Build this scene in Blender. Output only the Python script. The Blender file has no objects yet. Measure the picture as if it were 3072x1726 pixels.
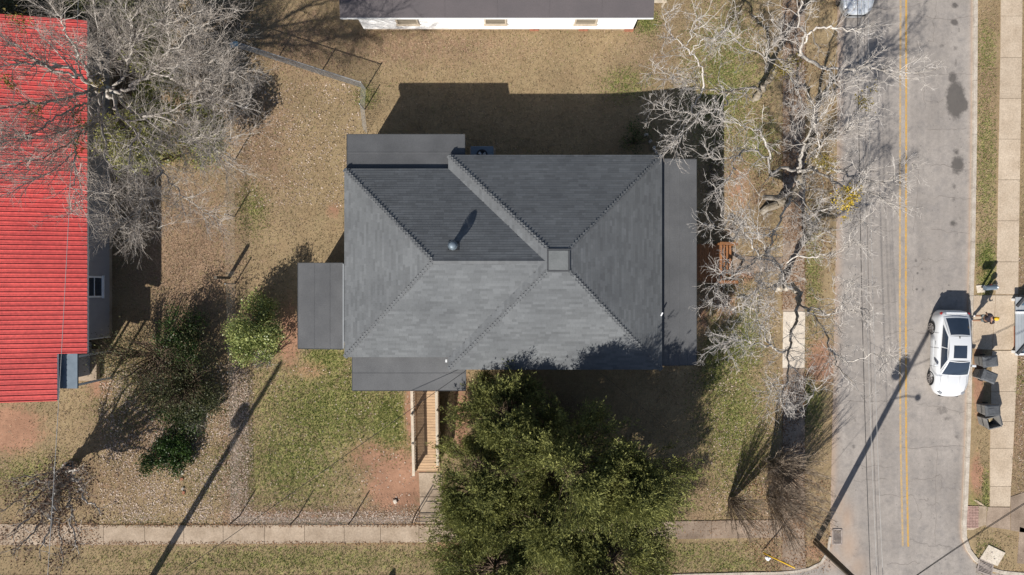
import bpy, bmesh, math, random
import numpy as np
from mathutils import Vector, Matrix, Quaternion
R = math.radians
SC = bpy.context.scene
COL = SC.collection
random.seed(7)
RNG = np.random.default_rng(11)

# ------------------------------------------------------------------ camera, sky, sun, exposure
CAM_H = 37.0
FPX = 55.0 * CAM_H            # focal length in photograph pixels (3072 wide)
cam_d = bpy.data.cameras.new('camera'); cam = bpy.data.objects.new('camera', cam_d); COL.objects.link(cam)
cam.location = (0, 0, CAM_H); cam.rotation_euler = (0, 0, 0)
cam_d.sensor_width = 36.0; cam_d.lens = 36.0 * FPX / 3072.0
cam_d.clip_start = 0.5; cam_d.clip_end = 2000
SC.camera = cam
SUN_EL, SUN_AZ = R(38.0), R(211.0)          # azimuth clockwise from +Y
to_sun = Vector((math.cos(SUN_EL) * math.sin(SUN_AZ), math.cos(SUN_EL) * math.cos(SUN_AZ), math.sin(SUN_EL)))
world = bpy.data.worlds.new('World'); SC.world = world; world.use_nodes = True
wn = world.node_tree.nodes; wl = world.node_tree.links
sky = wn.new('ShaderNodeTexSky'); sky.sky_type = 'NISHITA'; sky.sun_disc = False
sky.sun_elevation = SUN_EL; sky.sun_rotation = SUN_AZ
wl.new(sky.outputs['Color'], wn['Background'].inputs['Color']); wn['Background'].inputs['Strength'].default_value = 0.053
sun_d = bpy.data.lights.new('sun', 'SUN'); sun = bpy.data.objects.new('sun', sun_d); COL.objects.link(sun)
sun_d.energy = 4.0; sun_d.angle = R(0.53); sun_d.color = (1.0, 0.95, 0.87)
sun.rotation_euler = (-to_sun).to_track_quat('-Z', 'Y').to_euler()
SC.view_settings.view_transform = 'Standard'; SC.view_settings.look = 'None'
SC.view_settings.gamma = 1.0; SC.view_settings.exposure = 0.8
SC.view_settings.use_curve_mapping = False
SC.cycles.max_bounces = 6; SC.cycles.diffuse_bounces = 3; SC.cycles.transparent_max_bounces = 6

# ------------------------------------------------------------------ terrain and picture-to-place helpers
def sstep(t):
    t = np.clip(t, 0, 1); return t * t * (3 - 2 * t)
def base_terr(x, y):
    return -0.7 * sstep((np.asarray(x, float) - 4.5) / 8.5)
def at(px, py, z):                         # picture point -> place at absolute height z
    k = (CAM_H - z) / FPX
    return Vector(((px - 1536) * k, (863 - py) * k, z))
def _ground(px, py, fn):
    z = 0.0
    for _ in range(6):
        p = at(px, py, z); z = float(fn(p.x, p.y))
    return at(px, py, z)
KERB_PX = [(2923, -400), (2922, 100), (2920, 400), (2914, 760), (2909, 900), (2906, 1050), (2904, 1200), (2900, 1326), (2893, 1500), (2888, 1580)]
KERB_PX2 = KERB_PX + [(2890, 1612), (2903, 1650), (2932, 1688), (2975, 1712), (3060, 1722), (3400, 1728)]
kerb_xy = np.array([_ground(a, b, base_terr)[:2] for a, b in KERB_PX2])
_kl = kerb_xy[::-1]
def terr(x, y):
    x = np.asarray(x, float); y = np.asarray(y, float)
    z = base_terr(x, y)
    xk = np.interp(y, _kl[:, 1], _kl[:, 0])
    step = np.clip((x - xk - 0.02) / 0.12, 0, 1)
    step = np.where(y < _kl[0, 1], 0, step)
    return z + 0.12 * step
def G(px, py, dz=0.0):
    p = _ground(px, py, terr); p.z += dz; return p
def gz(x, y): return float(terr(x, y))

# ------------------------------------------------------------------ object helpers
def tag(o, label=None, cat=None, group=None, kind=None):
    if label: o['label'] = label
    if cat: o['category'] = cat
    if group: o['group'] = group
    if kind: o['kind'] = kind
    return o
def empty(name, loc, rz=0.0, **kw):
    o = bpy.data.objects.new(name, None); COL.objects.link(o)
    o.location = loc; o.rotation_euler = (0, 0, rz); o.empty_display_size = 0.2
    return tag(o, **kw)
def link(name, me, mat=None, parent=None, local=False, **kw):
    o = bpy.data.objects.new(name, me); COL.objects.link(o)
    if mat is not None and not me.materials: me.materials.append(mat)
    if parent is not None:
        o.parent = parent
        if not local: o.matrix_parent_inverse = world_of(parent).inverted()
    return tag(o, **kw)
def world_of(o):
    m = o.matrix_basis.copy()
    if o.parent: m = world_of(o.parent) @ o.matrix_parent_inverse @ m
    return m
def copy_tree(o, parent=None):
    c = o.copy(); COL.objects.link(c); c.parent = parent
    for ch in o.children: copy_tree(ch, c)
    return c
class MB:
    """collects faces of ONE piece"""
    def __init__(s): s.v = []; s.f = []
    def add(s, vs, fs):
        n = len(s.v); s.v += [tuple(v) for v in vs]; s.f += [tuple(i + n for i in f) for f in fs]; return s
    def box(s, c, size, rot=None):
        hx, hy, hz = [d / 2 for d in size]
        vs = [Vector((x, y, z)) for z in (-hz, hz) for x, y in ((-hx, -hy), (hx, -hy), (hx, hy), (-hx, hy))]
        if rot is not None: vs = [rot @ v for v in vs]
        c = Vector(c)
        return s.add([v + c for v in vs], [(3, 2, 1, 0), (4, 5, 6, 7), (0, 1, 5, 4), (1, 2, 6, 5), (2, 3, 7, 6), (3, 0, 4, 7)])
    def bar(s, a, b, w, h, up=(0, 0, 1)):
        a = Vector(a); b = Vector(b); d = b - a; L = d.length; d.normalize()
        up = Vector(up)
        if abs(d.dot(up)) > 0.98: up = Vector((0, 1, 0))
        sd = d.cross(up).normalized(); u2 = sd.cross(d).normalized()
        vs = [p + sd * x * w / 2 + u2 * z * h / 2 for p in (a, b) for x, z in ((-1, -1), (1, -1), (1, 1), (-1, 1))]
        return s.add(vs, [(0, 1, 2, 3), (7, 6, 5, 4), (0, 4, 5, 1), (1, 5, 6, 2), (2, 6, 7, 3), (3, 7, 4, 0)])
    def tube(s, pts, r, n=8, cap=True):
        pts = [Vector(p) for p in pts]; m = len(pts)
        rr = r if isinstance(r, (list, tuple)) else [r] * m
        vs = []; prev = None
        for i, p in enumerate(pts):
            t = (pts[min(i + 1, m - 1)] - pts[max(i - 1, 0)]).normalized()
            if prev is None:
                ref = Vector((0, 0, 1)) if abs(t.z) < 0.9 else Vector((1, 0, 0)); a = t.cross(ref).normalized()
            else:
                a = (prev - t * prev.dot(t)).normalized()
            prev = a; b = t.cross(a)
            for k in range(n):
                q = 2 * math.pi * k / n; vs.append(p + (a * math.cos(q) + b * math.sin(q)) * rr[i])
        fs = [(i * n + k, i * n + (k + 1) % n, (i + 1) * n + (k + 1) % n, (i + 1) * n + k) for i in range(m - 1) for k in range(n)]
        if cap: fs += [tuple(range(n - 1, -1, -1)), tuple(range((m - 1) * n, m * n))]
        return s.add(vs, fs)
    def lathe(s, prof, c=(0, 0, 0), n=20, rot=None):
        c = Vector(c); vs = []
        for r, z in prof:
            for k in range(n):
                q = 2 * math.pi * k / n; v = Vector((r * math.cos(q), r * math.sin(q), z))
                if rot is not None: v = rot @ v
                vs.append(v + c)
        m = len(prof)
        fs = [(i * n + k, i * n + (k + 1) % n, (i + 1) * n + (k + 1) % n, (i + 1) * n + k) for i in range(m - 1) for k in range(n)]
        fs += [tuple(range(n - 1, -1, -1)), tuple(range((m - 1) * n, m * n))]
        return s.add(vs, fs)
    def slab(s, poly, z0f, th):
        """poly: xy outline (ccw), z0f(x,y): top height"""
        n = len(poly)
        top = [(x, y, z0f(x, y)) for x, y in poly]; bot = [(x, y, z0f(x, y) - th) for x, y in poly]
        return s.add(top + bot, [tuple(range(n)), tuple(range(2 * n - 1, n - 1, -1))] + [(i, i + n, (i + 1) % n + n, (i + 1) % n) for i in range(n)])
    def mesh(s, name, mat=None, smooth=False, bevel=0.0):
        me = bpy.data.meshes.new(name); me.from_pydata(s.v, [], s.f); me.update()
        bm = bmesh.new(); bm.from_mesh(me)
        bmesh.ops.recalc_face_normals(bm, faces=bm.faces)
        if bevel > 0:
            bmesh.ops.bevel(bm, geom=list(bm.edges), offset=bevel, segments=2, affect='EDGES', profile=0.6)
        bm.to_mesh(me); bm.free()
        if smooth: me.polygons.foreach_set('use_smooth', [True] * len(me.polygons))
        if mat: me.materials.append(mat)
        return me
    def build(s, name, mat, parent=None, smooth=False, bevel=0.0, **kw):
        return link(name, s.mesh(name, mat, smooth, bevel), None, parent, **kw)
def np_mesh(name, V, F, mat=None, tint=None, smooth=False, attrs=None):
    """V (n,3), F (m,k) equal-sided faces"""
    V = np.asarray(V, np.float32); F = np.asarray(F, np.int32); m, k = F.shape
    me = bpy.data.meshes.new(name)
    me.vertices.add(len(V)); me.vertices.foreach_set('co', V.ravel())
    me.loops.add(m * k); me.loops.foreach_set('vertex_index', F.ravel())
    me.polygons.add(m); me.polygons.foreach_set('loop_start', np.arange(0, m * k, k, dtype=np.int32))
    me.polygons.foreach_set('use_smooth', np.full(m, bool(smooth)))
    me.update(calc_edges=True)
    allat = dict(attrs or {})
    if tint is not None: allat['tint'] = tint
    for an, val in allat.items():
        a = me.attributes.new(an, 'FLOAT', 'POINT'); a.data.foreach_set('value', np.asarray(val, np.float32).ravel())
    if mat: me.materials.append(mat)
    return me

# ------------------------------------------------------------------ materials
def newmat(name):
    m = bpy.data.materials.new(name); m.use_nodes = True
    nt = m.node_tree; b = nt.nodes['Principled BSDF']
    return m, nt, b
def N(nt, typ, **kw):
    n = nt.nodes.new(typ)
    for k, v in kw.items():
        if k in n.inputs.keys() if isinstance(k, str) else False: n.inputs[k].default_value = v
        else: setattr(n, k, v)
    return n
def math_n(nt, op, a, b=None, clamp=False):
    n = nt.nodes.new('ShaderNodeMath'); n.operation = op; n.use_clamp = clamp
    for i, v in enumerate((a, b)):
        if v is None: continue
        if isinstance(v, (int, float)): n.inputs[i].default_value = v
        else: nt.links.new(v, n.inputs[i])
    return n.outputs[0]
def mixc(nt, fac, a, b, mode='MIX'):
    n = nt.nodes.new('ShaderNodeMix'); n.data_type = 'RGBA'; n.blend_type = mode
    for i, v in ((0, fac), (6, a), (7, b)):
        if isinstance(v, (int, float)): n.inputs[i].default_value = v
        elif isinstance(v, (tuple, list)): n.inputs[i].default_value = (*v[:3], 1)
        else: nt.links.new(v, n.inputs[i])
    return n.outputs[2]
def noise(nt, co, scale, detail=4, rough=0.55, dist=0.0):
    n = nt.nodes.new('ShaderNodeTexNoise'); n.inputs['Scale'].default_value = scale
    n.inputs['Detail'].default_value = detail; n.inputs['Roughness'].default_value = rough; n.inputs['Distortion'].default_value = dist
    nt.links.new(co, n.inputs['Vector']); return n.outputs['Fac']
def ramp(nt, fac, lo, hi):
    n = nt.nodes.new('ShaderNodeMapRange'); n.inputs[1].default_value = lo; n.inputs[2].default_value = hi
    nt.links.new(fac, n.inputs[0]); return n.outputs[0]
def attr(nt, name):
    n = nt.nodes.new('ShaderNodeAttribute'); n.attribute_name = name; return n.outputs['Fac']
def bumpn(nt, b, h, strength, dist=0.02):
    n = nt.nodes.new('ShaderNodeBump'); n.inputs['Strength'].default_value = strength; n.inputs['Distance'].default_value = dist
    nt.links.new(h, n.inputs['Height']); nt.links.new(n.outputs[0], b.inputs['Normal'])
def mat(name, c1, c2=None, scale=4.0, fine=None, rough=0.8, bump=0.0, tint=0.0, rnd=0.0, metal=0.0, spec=0.3, coord='world', lo=0.35, hi=0.65, stretch=None, trans=0.0, coat=0.0):
    m, nt, b = newmat(name)
    if coord == 'world': co = nt.nodes.new('ShaderNodeNewGeometry').outputs['Position']
    else: co = nt.nodes.new('ShaderNodeTexCoord').outputs['Object']
    if stretch:
        mp = nt.nodes.new('ShaderNodeMapping'); mp.inputs['Scale'].default_value = stretch; nt.links.new(co, mp.inputs[0]); co = mp.outputs[0]
    if c2 is None: c2 = tuple(c * 0.8 for c in c1)
    n1 = noise(nt, co, scale, 5)
    c = mixc(nt, ramp(nt, n1, lo, hi), c1, c2)
    if fine:
        n2 = noise(nt, co, fine, 3, 0.6)
        f = math_n(nt, 'ADD', math_n(nt, 'MULTIPLY', n2, 0.9), 0.55)
        c = mixc(nt, 1.0, c, f, 'MULTIPLY')
    if tint:
        f = math_n(nt, 'ADD', math_n(nt, 'MULTIPLY', attr(nt, 'tint'), 2 * tint), 1 - tint)
        c = mixc(nt, 1.0, c, f, 'MULTIPLY')
    if rnd:
        oi = nt.nodes.new('ShaderNodeObjectInfo')
        f = math_n(nt, 'ADD', math_n(nt, 'MULTIPLY', oi.outputs['Random'], 2 * rnd), 1 - rnd)
        c = mixc(nt, 1.0, c, f, 'MULTIPLY')
    nt.links.new(c, b.inputs['Base Color'])
    b.inputs['Roughness'].default_value = rough; b.inputs['Metallic'].default_value = metal
    b.inputs['Specular IOR Level'].default_value = spec
    if coat: b.inputs['Coat Weight'].default_value = coat
    if bump:
        bumpn(nt, b, noise(nt, co, fine or scale * 4, 3), bump)
    if trans:
        tr = nt.nodes.new('ShaderNodeBsdfTranslucent'); nt.links.new(c, tr.inputs['Color'])
        mx = nt.nodes.new('ShaderNodeMixShader'); mx.inputs[0].default_value = trans
        nt.links.new(b.outputs[0], mx.inputs[1]); nt.links.new(tr.outputs[0], mx.inputs[2])
        nt.links.new(mx.outputs[0], nt.nodes['Material Output'].inputs['Surface'])
    return m
def leafmat(name, ca, cb, rough=0.5, trans=0.25, spec=0.3):
    m, nt, b = newmat(name)
    t = attr(nt, 'tint'); c = mixc(nt, t, ca, cb); nt.links.new(c, b.inputs['Base Color'])
    b.inputs['Roughness'].default_value = rough; b.inputs['Specular IOR Level'].default_value = spec
    tr = nt.nodes.new('ShaderNodeBsdfTranslucent'); nt.links.new(c, tr.inputs['Color'])
    mx = nt.nodes.new('ShaderNodeMixShader'); mx.inputs[0].default_value = trans
    nt.links.new(b.outputs[0], mx.inputs[1]); nt.links.new(tr.outputs[0], mx.inputs[2])
    nt.links.new(mx.outputs[0], nt.nodes['Material Output'].inputs['Surface'])
    return m
MT = {}
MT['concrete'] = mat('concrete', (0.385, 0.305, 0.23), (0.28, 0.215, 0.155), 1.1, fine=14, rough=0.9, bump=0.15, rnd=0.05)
MT['concrete_far'] = mat('tan_concrete', (0.47, 0.385, 0.295), (0.39, 0.31, 0.23), 1.0, fine=14, rough=0.9, bump=0.15, rnd=0.06)  # lighter, warmer tan than the near sidewalk's concrete
MT['concrete_clean'] = mat('concrete_clean', (0.62, 0.55, 0.46), (0.52, 0.45, 0.37), 2, fine=20, rough=0.9, rnd=0.05)
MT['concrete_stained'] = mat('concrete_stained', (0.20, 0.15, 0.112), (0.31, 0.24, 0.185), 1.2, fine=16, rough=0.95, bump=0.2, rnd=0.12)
MT['kerb'] = mat('kerb_concrete', (0.47, 0.42, 0.36), (0.36, 0.31, 0.26), 2.2, fine=14, rough=0.9, rnd=0.05)
MT['soil'] = mat('soil', (0.22, 0.13, 0.08), (0.14, 0.085, 0.055), 3, fine=20, rough=1)
MT['yellow'] = mat('yellow_paint', (0.50, 0.29, 0.07), (0.31, 0.24, 0.16), 6, fine=30, rough=0.8, lo=0.44, hi=0.72)
MT['yellow_worn'] = mat('worn_yellow_paint', (0.46, 0.31, 0.14), (0.30, 0.25, 0.19), 6, fine=30, rough=0.8, lo=0.40, hi=0.68)
MT['crack'] = mat('crack_fill', (0.15, 0.13, 0.115), (0.22, 0.195, 0.18), 3, rough=1)
MT['membrane'] = mat('roll_roofing', (0.110, 0.112, 0.117), (0.082, 0.084, 0.089), 0.6, fine=30, rough=0.9, bump=0.1, rnd=0.04)
MT['shingle'] = mat('asphalt_shingle', (0.126, 0.133, 0.140), (0.102, 0.108, 0.115), 0.5, fine=60, rough=0.92, tint=0.13, rnd=0.0, bump=0.05)
MT['shingle_cap'] = mat('ridge_cap_shingle', (0.115, 0.12, 0.126), (0.10, 0.105, 0.112), 1.2, fine=60, rough=0.92, rnd=0.09)
MT['cap_panel'] = mat('flat_cap_roofing', (0.150, 0.158, 0.160), (0.125, 0.132, 0.134), 1.5, fine=30, rough=0.9)
MT['fascia'] = mat('dark_fascia', (0.05, 0.053, 0.058), (0.06, 0.063, 0.068), 2, rough=0.7)
MT['white_trim'] = mat('white_trim', (0.70, 0.71, 0.72), (0.62, 0.63, 0.63), 3, rough=0.6)
MT['white_siding'] = mat('white_siding', (0.82, 0.82, 0.83), (0.78, 0.78, 0.78), 2, rough=0.55)
MT['house_siding'] = mat('house_siding', (0.45, 0.46, 0.47), (0.40, 0.41, 0.42), 2, rough=0.7)
MT['grey_siding'] = mat('grey_siding', (0.29, 0.29, 0.315), (0.26, 0.26, 0.285), 2, rough=0.75)
MT['brown_roof'] = mat('brown_grey_roof', (0.105, 0.092, 0.096), (0.093, 0.083, 0.087), 0.8, fine=40, rough=0.9)
MT['red_metal'] = mat('red_painted_metal', (0.52, 0.078, 0.070), (0.44, 0.060, 0.056), 0.4, fine=7, rough=0.5, spec=0.35, rnd=0.08)
MT['brick'] = mat('brick', (0.36, 0.15, 0.09), (0.28, 0.12, 0.075), 6, fine=30, rough=0.9, rnd=0.2)
MT['brick_pale'] = mat('pale_paver_brick', (0.38, 0.25, 0.21), (0.32, 0.21, 0.18), 6, fine=30, rough=0.9, rnd=0.12)
MT['wood'] = mat('new_pine', (0.44, 0.295, 0.175), (0.34, 0.225, 0.135), 2, fine=14, rough=0.7, rnd=0.10, stretch=(1, 6, 6))
MT['wood_pale'] = mat('weathered_rail_wood', (0.50, 0.43, 0.34), (0.40, 0.34, 0.27), 4, fine=20, rough=0.8, rnd=0.08)
MT['wood_red'] = mat('stained_step_wood', (0.30, 0.135, 0.055), (0.24, 0.11, 0.05), 4, fine=20, rough=0.7, rnd=0.1)
MT['pole_wood'] = mat('utility_pole_wood', (0.14, 0.115, 0.085), (0.09, 0.08, 0.065), 5, fine=20, rough=0.9, stretch=(4, 4, 0.5))
MT['steel'] = mat('galvanised_steel', (0.42, 0.43, 0.44), (0.34, 0.35, 0.36), 8, rough=0.45, metal=0.6, spec=0.5)
MT['steel_dark'] = mat('dark_steel', (0.06, 0.055, 0.055), (0.04, 0.038, 0.038), 8, rough=0.5, metal=0.4)
MT['iron'] = mat('rusty_cast_iron', (0.36, 0.31, 0.28), (0.25, 0.21, 0.19), 6, rough=0.8)
MT['blind'] = mat('window_blind', (0.24, 0.21, 0.165), (0.13, 0.115, 0.095), 0.9, rough=0.4, stretch=(.3, 1, 5))
MT['black'] = mat('black_rubber', (0.018, 0.018, 0.019), (0.025, 0.025, 0.026), 6, rough=0.75)
MT['wire_black'] = mat('black_cable', (0.02, 0.02, 0.022), (0.03, 0.03, 0.03), 2, rough=0.6)
MT['wire_alu'] = mat('aluminium_cable', (0.45, 0.44, 0.42), (0.34, 0.33, 0.32), 2, rough=0.5, metal=0.3)
MT['glass'] = mat('dark_window_glass', (0.022, 0.032, 0.05), (0.03, 0.042, 0.065), 1, rough=0.03, spec=0.9)  # bluish base colour stands in for part of the sky's reflection
MT['car_white'] = mat('white_car_paint', (0.60, 0.615, 0.64), (0.58, 0.595, 0.62), 0.5, rough=0.28, spec=0.5, coat=0.6, coord='object')
MT['car_silver'] = mat('silver_car_paint', (0.58, 0.61, 0.65), (0.54, 0.57, 0.61), 0.5, rough=0.25, metal=0.3, coat=0.8, coord='object')
MT['alloy'] = mat('alloy_wheel', (0.40, 0.38, 0.38), (0.34, 0.32, 0.32), 5, rough=0.35, metal=0.7)
MT['red_lens'] = mat('red_lamp_lens', (0.28, 0.02, 0.02), (0.22, 0.015, 0.015), 6, rough=0.15, spec=0.6)
MT['clear_lens'] = mat('headlamp_lens', (0.30, 0.31, 0.33), (0.22, 0.23, 0.25), 12, rough=0.1, spec=0.6)
MT['bin'] = mat('grey_bin_plastic', (0.095, 0.10, 0.108), (0.07, 0.074, 0.08), 4, fine=12, rough=0.5, rnd=0.1)
MT['bin_body'] = mat('grey_bin_body', (0.20, 0.195, 0.19), (0.15, 0.146, 0.14), 3, fine=14, rough=0.55, rnd=0.1)
MT['cardboard'] = mat('cardboard', (0.5, 0.4, 0.24), (0.42, 0.33, 0.2), 6, rough=0.9)
MT['ac'] = mat('grey_blue_metal', (0.16, 0.20, 0.24), (0.13, 0.165, 0.2), 3, rough=0.5, metal=0.2)
MT['white_plastic'] = mat('white_plastic', (0.75, 0.76, 0.78), (0.68, 0.69, 0.72), 4, rough=0.4)
MT['yellow_plastic'] = mat('yellow_guard', (0.75, 0.48, 0.02), (0.65, 0.40, 0.02), 5, rough=0.45)
MT['teal_plastic'] = mat('teal_sheet', (0.25, 0.42, 0.45), (0.4, 0.52, 0.55), 6, rough=0.6)
MT['stone'] = mat('pale_stone', (0.42, 0.38, 0.33), (0.30, 0.27, 0.24), 6, fine=20, rough=0.95, rnd=0.2)
MT['bark_white'] = mat('pale_bark', (0.50, 0.47, 0.44), (0.31, 0.28, 0.245), 6, fine=25, rough=0.9, tint=0.25, bump=0.3)
MT['bark_mossy'] = mat('mottled_bark', (0.38, 0.34, 0.29), (0.19, 0.15, 0.10), 2.5, fine=14, rough=0.95, tint=0.2, bump=0.5)
MT['bark_grey'] = mat('grey_bark', (0.44, 0.41, 0.375), (0.30, 0.27, 0.24), 4, fine=22, rough=0.95, tint=0.25, bump=0.3)
MT['twig_grey'] = mat('grey_twig', (0.36, 0.325, 0.29), (0.23, 0.20, 0.175), 3, rough=0.95, tint=0.35)
MT['twig_white'] = mat('pale_twig', (0.52, 0.49, 0.46), (0.27, 0.24, 0.215), 3, rough=0.9, tint=0.3)
MT['twig_brown'] = mat('brown_twig', (0.38, 0.31, 0.24), (0.23, 0.18, 0.14), 3, rough=0.95, tint=0.35)
MT['bark_brown'] = mat('brown_bark', (0.15, 0.105, 0.075), (0.10, 0.07, 0.05), 4, fine=18, rough=0.95)
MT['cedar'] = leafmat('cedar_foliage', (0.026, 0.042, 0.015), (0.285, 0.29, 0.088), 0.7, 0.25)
MT['holly'] = leafmat('holly_foliage', (0.085, 0.125, 0.033), (0.40, 0.43, 0.15), 0.4, 0.25, 0.4)
MT['magnolia'] = leafmat('evergreen_foliage', (0.06, 0.08, 0.018), (0.34, 0.33, 0.085), 0.4, 0.25, 0.4)
MT['shrub'] = leafmat('shrub_foliage', (0.025, 0.036, 0.014), (0.16, 0.155, 0.07), 0.5, 0.2)
MT['ivy'] = leafmat('ivy_foliage', (0.016, 0.038, 0.010), (0.06, 0.105, 0.024), 0.4, 0.2)
MT['mistletoe'] = leafmat('mistletoe_foliage', (0.34, 0.25, 0.02), (0.68, 0.50, 0.06), 0.5, 0.3)
MT['olive_clump'] = leafmat('olive_clump_foliage', (0.12, 0.10, 0.02), (0.28, 0.22, 0.05), 0.5, 0.3)
MT['dead_leaf'] = leafmat('dead_leaves', (0.055, 0.032, 0.022), (0.16, 0.095, 0.062), 0.8, 0.15)
MT['litter'] = leafmat('fallen_leaves', (0.17, 0.10, 0.06), (0.44, 0.325, 0.235), 0.8, 0.1)
MT['pale_litter'] = leafmat('pale_fallen_leaves', (0.25, 0.175, 0.125), (0.62, 0.51, 0.43), 0.8, 0.1)
MT['brown_litter'] = leafmat('brown_fallen_leaves', (0.085, 0.048, 0.028), (0.30, 0.17, 0.09), 0.8, 0.1)
MT['grass'] = leafmat('grass_blades', (0.07, 0.085, 0.022), (0.30, 0.235, 0.115), 0.8, 0.2)
MT['grass_green'] = leafmat('green_grass_blades', (0.09, 0.135, 0.028), (0.28, 0.31, 0.095), 0.7, 0.3)
MT['straw'] = leafmat('dormant_grass_blades', (0.16, 0.115, 0.065), (0.40, 0.32, 0.20), 0.85, 0.15)
MT['skin'] = mat('skin', (0.30, 0.17, 0.11), (0.27, 0.15, 0.10), 10, rough=0.5)
MT['shirt'] = mat('black_striped_shirt', (0.018, 0.016, 0.022), (0.05, 0.04, 0.06), 14, rough=0.85, lo=0.45, hi=0.62)
MT['shorts'] = mat('grey_shorts', (0.16, 0.18, 0.18), (0.13, 0.15, 0.15), 8, rough=0.9)
MT['cap_yellow'] = mat('yellow_cap', (0.70, 0.42, 0.03), (0.6, 0.36, 0.03), 8, rough=0.8)
MT['hair'] = mat('dark_hair', (0.02, 0.014, 0.012), None, 20, rough=0.6)
MT['shoe'] = mat('white_shoe', (0.72, 0.72, 0.72), (0.6, 0.6, 0.6), 10, rough=0.6)
MT['deck_grey'] = mat('grey_porch_paint', (0.33, 0.35, 0.37), (0.29, 0.31, 0.33), 2, rough=0.6, rnd=0.05)
MT['sky_glass'] = mat('pale_window_glass', (0.10, 0.16, 0.22), (0.08, 0.13, 0.18), 2, rough=0.05, spec=0.7)

def asphalt_material():
    m, nt, b = newmat('old_pale_asphalt')
    co = nt.nodes.new('ShaderNodeNewGeometry').outputs['Position']
    c = mixc(nt, ramp(nt, noise(nt, co, 0.35, 4), 0.35, 0.65), (0.318, 0.286, 0.26), (0.262, 0.236, 0.215))
    c = mixc(nt, ramp(nt, noise(nt, co, 2.2, 5), 0.45, 0.75), c, (0.225, 0.206, 0.193))
    f = math_n(nt, 'ADD', math_n(nt, 'MULTIPLY', noise(nt, co, 26, 3, 0.7), 0.7), 0.65)
    c = mixc(nt, 1.0, c, f, 'MULTIPLY')
    mp = nt.nodes.new('ShaderNodeMapping'); mp.inputs['Scale'].default_value = (1.4, .12, 1); nt.links.new(co, mp.inputs[0])
    f = math_n(nt, 'ADD', math_n(nt, 'MULTIPLY', noise(nt, mp.outputs[0], 1.0, 4, .6), 0.5), 0.75); c = mixc(nt, 1.0, c, f, 'MULTIPLY')
    f = math_n(nt, 'ADD', math_n(nt, 'MULTIPLY', noise(nt, co, 5.5, 6, .75), 0.6), 0.70); c = mixc(nt, 1.0, c, f, 'MULTIPLY')
    c = mixc(nt, attr(nt, 'dust'), c, (0.40, 0.27, 0.18))
    spots = nt.nodes.new('ShaderNodeTexVoronoi'); spots.inputs['Scale'].default_value = 2.6; nt.links.new(co, spots.inputs['Vector'])
    sp = math_n(nt, 'LESS_THAN', spots.outputs['Distance'], math_n(nt, 'MULTIPLY', noise(nt, co, 0.9, 2), 0.17))
    c = mixc(nt, math_n(nt, 'MULTIPLY', sp, 0.45), c, (0.11, 0.10, 0.095))
    st = attr(nt, 'stain')
    st2 = ramp(nt, math_n(nt, 'ADD', st, math_n(nt, 'MULTIPLY', math_n(nt, 'SUBTRACT', noise(nt, co, 4.5, 6, 0.7), 0.5), 0.8)), 0.38, 0.68)
    c = mixc(nt, math_n(nt, 'MULTIPLY', st2, 0.82), c, (0.075, 0.068, 0.064))
    nt.links.new(c, b.inputs['Base Color']); b.inputs['Roughness'].default_value = 0.92; b.inputs['Specular IOR Level'].default_value = 0.25
    bumpn(nt, b, noise(nt, co, 40, 3), 0.25)
    return m
def ground_material():
    m, nt, b = newmat('yard_ground')
    co = nt.nodes.new('ShaderNodeNewGeometry').outputs['Position']
    mid = noise(nt, co, 1.1, 5, 0.6); mid2 = noise(nt, co, 3.2, 5, 0.65, 0.4); fine = noise(nt, co, 11, 4, 0.7); vf = noise(nt, co, 34, 2, 0.7)
    tan = mixc(nt, ramp(nt, mid, 0.3, 0.7), (0.292, 0.222, 0.130), (0.222, 0.160, 0.094))
    def blend(c, a, col, k=0.7, col2=None):
        f = ramp(nt, math_n(nt, 'ADD', attr(nt, a), math_n(nt, 'MULTIPLY', math_n(nt, 'SUBTRACT', mid2, 0.5), k)), 0.30, 0.70)
        if col2: col = mixc(nt, ramp(nt, fine, 0.38, 0.62), col, col2)
        return mixc(nt, f, c, col)
    c = blend(tan, 'leaf', (0.165, 0.108, 0.07), 1.5, (0.275, 0.188, 0.124))
    c = blend(c, 'green', (0.15, 0.165, 0.05), 1.5, (0.28, 0.245, 0.105))
    c = blend(c, 'clay', (0.33, 0.19, 0.125), 1.0, (0.27, 0.15, 0.098))
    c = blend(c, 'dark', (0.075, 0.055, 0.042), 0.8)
    f = math_n(nt, 'ADD', math_n(nt, 'MULTIPLY', noise(nt, co, 0.55, 4, 0.6), 0.9), 0.55); c = mixc(nt, 1.0, c, f, 'MULTIPLY')
    f = math_n(nt, 'ADD', math_n(nt, 'MULTIPLY', mid2, 0.8), 0.62); c = mixc(nt, 1.0, c, f, 'MULTIPLY')
    f = math_n(nt, 'ADD', math_n(nt, 'MULTIPLY', fine, 0.7), 0.65); c = mixc(nt, 1.0, c, f, 'MULTIPLY')
    f = math_n(nt, 'ADD', math_n(nt, 'MULTIPLY', vf, 0.9), 0.55); c = mixc(nt, 1.0, c, f, 'MULTIPLY')
    nt.links.new(c, b.inputs['Base Color']); b.inputs['Roughness'].default_value = 1.0; b.inputs['Specular IOR Level'].default_value = 0.1
    bumpn(nt, b, math_n(nt, 'ADD', fine, vf), 0.5, 0.04)
    return m

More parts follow.
